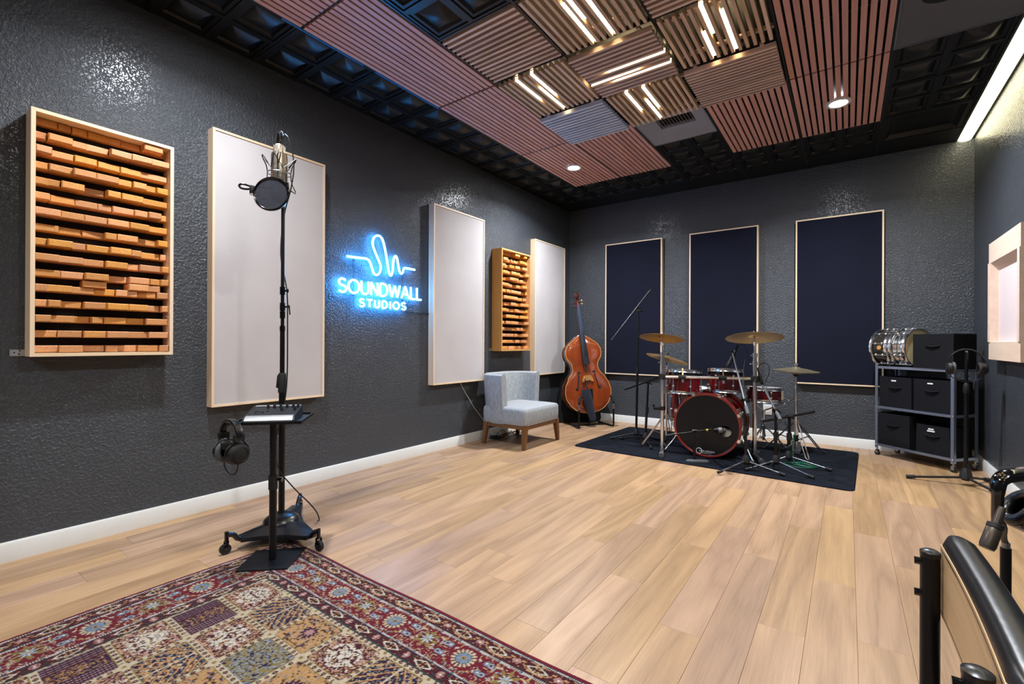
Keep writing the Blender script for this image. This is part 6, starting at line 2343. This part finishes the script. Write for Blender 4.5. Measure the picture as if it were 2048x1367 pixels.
def side_drum(label, s0, depth, shell, badge, seam):
    rad = 0.178
    c = CXF @ Vector((s0, 0.135, 0.868 + rad + 0.011))
    ax = CE
    t = drum('snare_drum', label, 'drum', tuple(c), tuple(ax), rad, depth, shell, 'cream_head', 10, bottom_head='white_head', group='spare snare drums on the cart')
    t.location = t.location
    if badge:
        p = c + ax * (depth * 0.55) - CN * (rad - 0.006) + Vector((0, 0, 0.0))
        MB().cyl(p, p - CN * 0.006, 0.020, n=20).part('badge', 'bass_edge', t)
    if seam:
        MB().lathe([(rad - 0.008, depth * 0.48), (rad - 0.002, depth * 0.5), (rad - 0.008, depth * 0.52)], c, ax, 36).part('centre_bead', 'chrome', t)
    mb = MB()
    q = c - CN * (rad + 0.004) - Vector((0, 0, 0.04)) + ax * (depth * 0.5)
    return t


side_drum('black spare snare drum lying on its side at the end of the cart top', -0.020, 0.160, 'snare_black', True, False)
side_drum('polished steel spare snare drum lying beside the fabric bin on the cart', 0.160, 0.140, 'chrome', False, True)


# ------------------------------------------------------------------ straight stand holding headphones by the cart
def straight_stand(label, base, top_z, feet, r=0.0105, clutch=0.55, hub_z=0.075, name='microphone_stand'):
    b = vec3((base[0], base[1], 0))
    t = thing(name, label, 'microphone stand', tuple(b))
    MB().lathe([(0.0, 0.035), (0.022, 0.038), (0.042, 0.055), (0.034, 0.10), (0.020, 0.135), (0.0, 0.137)], b, n=8).part('hub', 'black_matte', t)
    for f in feet:
        f = vec3((f[0], f[1], 0.016))
        lg = MB().cyl(b + Vector((0, 0, 0.062)), f, 0.009, n=10).part('leg', 'black', t)
        q = (f - (b + Vector((0, 0, 0.062)))).normalized()
        MB().cyl(f - q * 0.045, f + q * 0.012, 0.0145, n=12).part('rubber_foot', 'rubber', lg)
    MB().cyl(b + Vector((0, 0, 0.12)), b + Vector((0, 0, clutch)), r * 1.3, n=14).part('lower_tube', 'black', t)
    MB().lathe([(r * 1.3, clutch - 0.07), (r * 1.9, clutch - 0.06), (r * 1.8, clutch), (r, clutch + 0.012)], b, n=14).part('clutch', 'black_matte', t)
    MB().cyl(b + Vector((0, 0, clutch)), b + Vector((0, 0, top_z)), r, n=14).part('upper_tube', 'black', t)
    MB().cyl(b + Vector((0, 0, top_z)), b + Vector((0, 0, top_z + 0.012)), r * 0.8, n=12).part('thread_tip', 'steel', t)
    return t


straight_stand('black straight microphone stand with headphones in front of the cart', (4.10, 4.985), 1.03, [(3.755, 4.955), (4.262, 5.225), (4.235, 4.80)], clutch=0.78)
headphones('studio_headphones', 'black headphones resting on the straight stand in front of the cart', (4.10, 4.985, 1.0425), tuple(RIGHT * 0.86 + TOWARD * 0.5), 0.185, 0.098, 0.048, coil=False)


# ------------------------------------------------------------------ near chair back at the frame edge
def near_chair():
    t = thing('vinyl_chair', 'black vinyl chair seen from behind, its padded back nearest the camera', 'chair', (3.66, 0.95, 0))
    yn, yf = 0.755, 1.140
    for y in (yn, yf):
        MB().tube([(3.478, y, 0.708), (3.478, y, 0.40), (3.45, y, 0.012)], 0.0145, 16).part('back_post', 'black', t)
        MB().lathe([(0.0145, 0.702), (0.0150, 0.704), (0.0150, 0.711), (0.010, 0.714), (0.0, 0.7145)], (3.478, y, 0), n=18).part('end_cap', 'black_blue', t)
        for z in (0.690, 0.632):
            MB().cyl((3.478 - 0.0225, y, z), (3.478 - 0.012, y, z), 0.0065, n=12).part('bolt_head', 'black_gloss', t)
        MB().tube([(3.478, y, 0.42), (3.90, y, 0.43), (3.93, y, 0.40), (3.96, y, 0.012)], 0.0125, 12).part('front_leg', 'black', t)
        for x in (3.45, 3.96):
            MB().cyl((x, y, 0.0), (x, y, 0.02), 0.018, n=12).part('rubber_foot', 'rubber', t)
    # backrest pad: tan board with rolled black vinyl edge
    n = 18
    y0, y1, z0, z1 = yn - 0.055, yf + 0.035, 0.585, 0.735

    def xb(y):
        u = (y - (y0 + y1) / 2) / ((y1 - y0) / 2)
        return 3.4925 + 0.006 * (1 - u * u)
    bd = MB()
    vs = []
    for i in range(n + 1):
        y = y0 + 0.02 + (y1 - y0 - 0.04) * i / n
        vs += [(xb(y), y, z0 + 0.012), (xb(y), y, z1 - 0.012), (xb(y) + 0.010, y, z1 - 0.012), (xb(y) + 0.010, y, z0 + 0.012)]
    fs = []
    for i in range(n):
        fs += [(4 * i + j, 4 * i + (j + 1) % 4, 4 * i + 4 + (j + 1) % 4, 4 * i + 4 + j) for j in range(4)]
    fs += [(0, 1, 2, 3), tuple(4 * n + j for j in range(4))]
    bd.add(vs, fs, True)
    bd.part('back_board', 'plywood', t)
    pad = MB()
    vs = []
    sec = [(0.011, z0 + 0.016), (0.011, z1 - 0.022), (0.002, z1 - 0.020)]       # inside the roll, against the board
    for q in range(25):                        # rolled vinyl round the outside
        th = math.radians(150 - 300 * q / 24)
        cx_, sx_ = math.cos(th), math.sin(th)
        zz = (z0 + z1) / 2 + (math.copysign(abs(sx_) ** 0.55, sx_)) * ((z1 - z0) / 2 + 0.006)
        sec.append((0.026 + 0.029 * math.copysign(abs(cx_) ** 0.6, cx_), zz))
    sec += [(0.002, z0 + 0.018)]
    k = len(sec)
    for i in range(n + 1):
        y = y0 + (y1 - y0) * i / n
        e = min(1.0, min(y - y0, y1 - y) / 0.03)
        sq = math.sqrt(max(0.0, 1 - (1 - e) ** 2)) * 0.35 + 0.65
        for dx, z in sec:
            vs.append((xb(y) + 0.024 + (dx - 0.024) * sq, y, (z0 + z1) / 2 + (z - (z0 + z1) / 2) * (0.9 + 0.1 * sq)))
    fs = []
    for i in range(n):
        fs += [(i * k + j, i * k + (j + 1) % k, (i + 1) * k + (j + 1) % k, (i + 1) * k + j) for j in range(k)]
    fs += [tuple(range(k)), tuple(n * k + j for j in range(k))]
    pad.add(vs, fs, True)
    pad.part('backrest_pad', 'vinyl', t)
    MB().rbox(3.52, 3.92, yn - 0.04, yf + 0.03, 0.435, 0.485, 0.02, 3).part('seat', 'vinyl', t)
    return t


near_chair()

# slim stand with a microphone and headphones at the right frame edge
straight_stand('black straight microphone stand at the frame edge behind the vinyl chair', (3.645, 1.505), 0.632, [(3.45, 1.40), (3.83, 1.42), (3.66, 1.74)], clutch=0.43, r=0.0095)
lp = thing('handheld_microphone', 'dark bronze microphone hanging nose down from its clip at the frame edge', 'microphone', (3.60, 1.47, 0.64))
p = Vector((3.645, 1.505, 0)) - RIGHT * 0.020 + TOWARD * 0.012 + Vector((0, 0, 0.728))
d = (-RIGHT * 0.46 + TOWARD * 0.1 - Vector((0, 0, 0.88))).normalized()
MB().lathe([(0.0, 0.0), (0.006, 0.001), (0.0075, 0.01), (0.0085, 0.045), (0.0085, 0.05)], p, d, 20).part('handle', 'mic_brown', lp)
MB().lathe([(0.0105, 0.040), (0.0145, 0.042), (0.0145, 0.051), (0.0115, 0.053)], p, d, 20, True).part('collar', 'black_matte', lp)
MB().lathe([(0.0115, 0.050), (0.0140, 0.054), (0.0145, 0.092), (0.0125, 0.100), (0.0, 0.101)], p, d, 22).part('grille_head', 'mic_brown', lp)
MB().tube([p + d * 0.03, p + d * 0.045 + RIGHT * 0.02, (3.640, 1.501, 0.655), (3.645, 1.505, 0.640)], 0.006, 8, smooth_path=1).part('clip_arm', 'black_gloss', lp)
def hung_headphones():
    """pair hung over the stand, seen end on: one side arm, the arch and one cushion are in view."""
    b = Vector((3.645, 1.505, 0))
    up = Vector((0, 0, 1))
    t = thing('studio_headphones', 'glossy black headphones hung over the stand, cut by the right frame edge', 'headphones', tuple(b + up * 0.62))
    o = b - RIGHT * 0.006 - TOWARD * 0.014
    arch = []
    W, rc = 0.135, 0.036
    for x, z in ((0.0, 0.652), (0.0, 0.70), (0.001, 0.745)):
        arch.append(o + RIGHT * x + up * z)
    for k in range(1, 8):
        a = math.pi - (math.pi / 2) * k / 7
        arch.append(o + RIGHT * (rc + rc * math.cos(a)) + up * (0.762 + rc * math.sin(a)))
    arch.append(o + RIGHT * (W / 2) + up * 0.802)
    for k in range(0, 8):
        a = math.pi / 2 - (math.pi / 2) * k / 7
        arch.append(o + RIGHT * (W - rc + rc * math.cos(a)) + up * (0.762 + rc * math.sin(a)))
    arch.append(o + RIGHT * W + up * 0.70)
    vs, fs = [], []
    n = len(arch)
    ring = [(-1, -0.6), (-0.9, 0.5), (-0.5, 1), (0.5, 1), (0.9, 0.5), (1, -0.6), (0.5, -1), (-0.5, -1)]
    for i, p in enumerate(arch):
        d = (arch[min(n - 1, i + 1)] - arch[max(0, i - 1)]).normalized()
        out = TOWARD.cross(d).normalized()
        w = 0.017 if 2 < i < n - 2 else 0.012
        tk = 0.0070 if i > 2 else (0.003, 0.0055, 0.0065)[i]
        for s_, h_ in ring:
            vs.append(p + TOWARD * (s_ * w) + out * (h_ * tk))
    k = len(ring)
    for i in range(n - 1):
        fs += [(i * k + j, i * k + (j + 1) % k, (i + 1) * k + (j + 1) % k, (i + 1) * k + j) for j in range(k)]
    fs += [tuple(range(k)), tuple((n - 1) * k + j for j in range(k))]
    MB().add(vs, fs, True).part('headband', 'black_gloss', t)
    inner = [p - up * 0.012 for p in arch[6:-6]]
    MB().tube(inner, 0.011, 10).part('band_cushion', 'vinyl', t)
    c = o + RIGHT * (W - 0.045) + up * 0.702 - TOWARD * 0.02
    ax = (RIGHT * 0.75 + TOWARD * 0.3 - up * 0.55).normalized()
    MB().lathe([(0.0, 0.028), (0.034, 0.027), (0.045, 0.018), (0.048, 0.0), (0.048, -0.008)], c, ax, 28).part('ear_cup', 'black_gloss', t)
    MB().torus(c - ax * 0.014, 0.036, 0.013, ax, 30, 10).part('ear_cushion', 'vinyl', t)
    MB().tube([o + RIGHT * W + up * 0.70, c + ax * 0.02 + up * 0.03, c + ax * 0.028], 0.005, 8, smooth_path=1).part('yoke', 'black_gloss', t)
    MB().tube([c + ax * 0.01 - up * 0.04, c + RIGHT * 0.05 - up * 0.10, c + RIGHT * 0.11 - up * 0.17, b + RIGHT * 0.2 + up * 0.30, b + RIGHT * 0.21 + up * 0.02], 0.0032, 6, smooth_path=2).part('lead', 'cable', t)


hung_headphones()
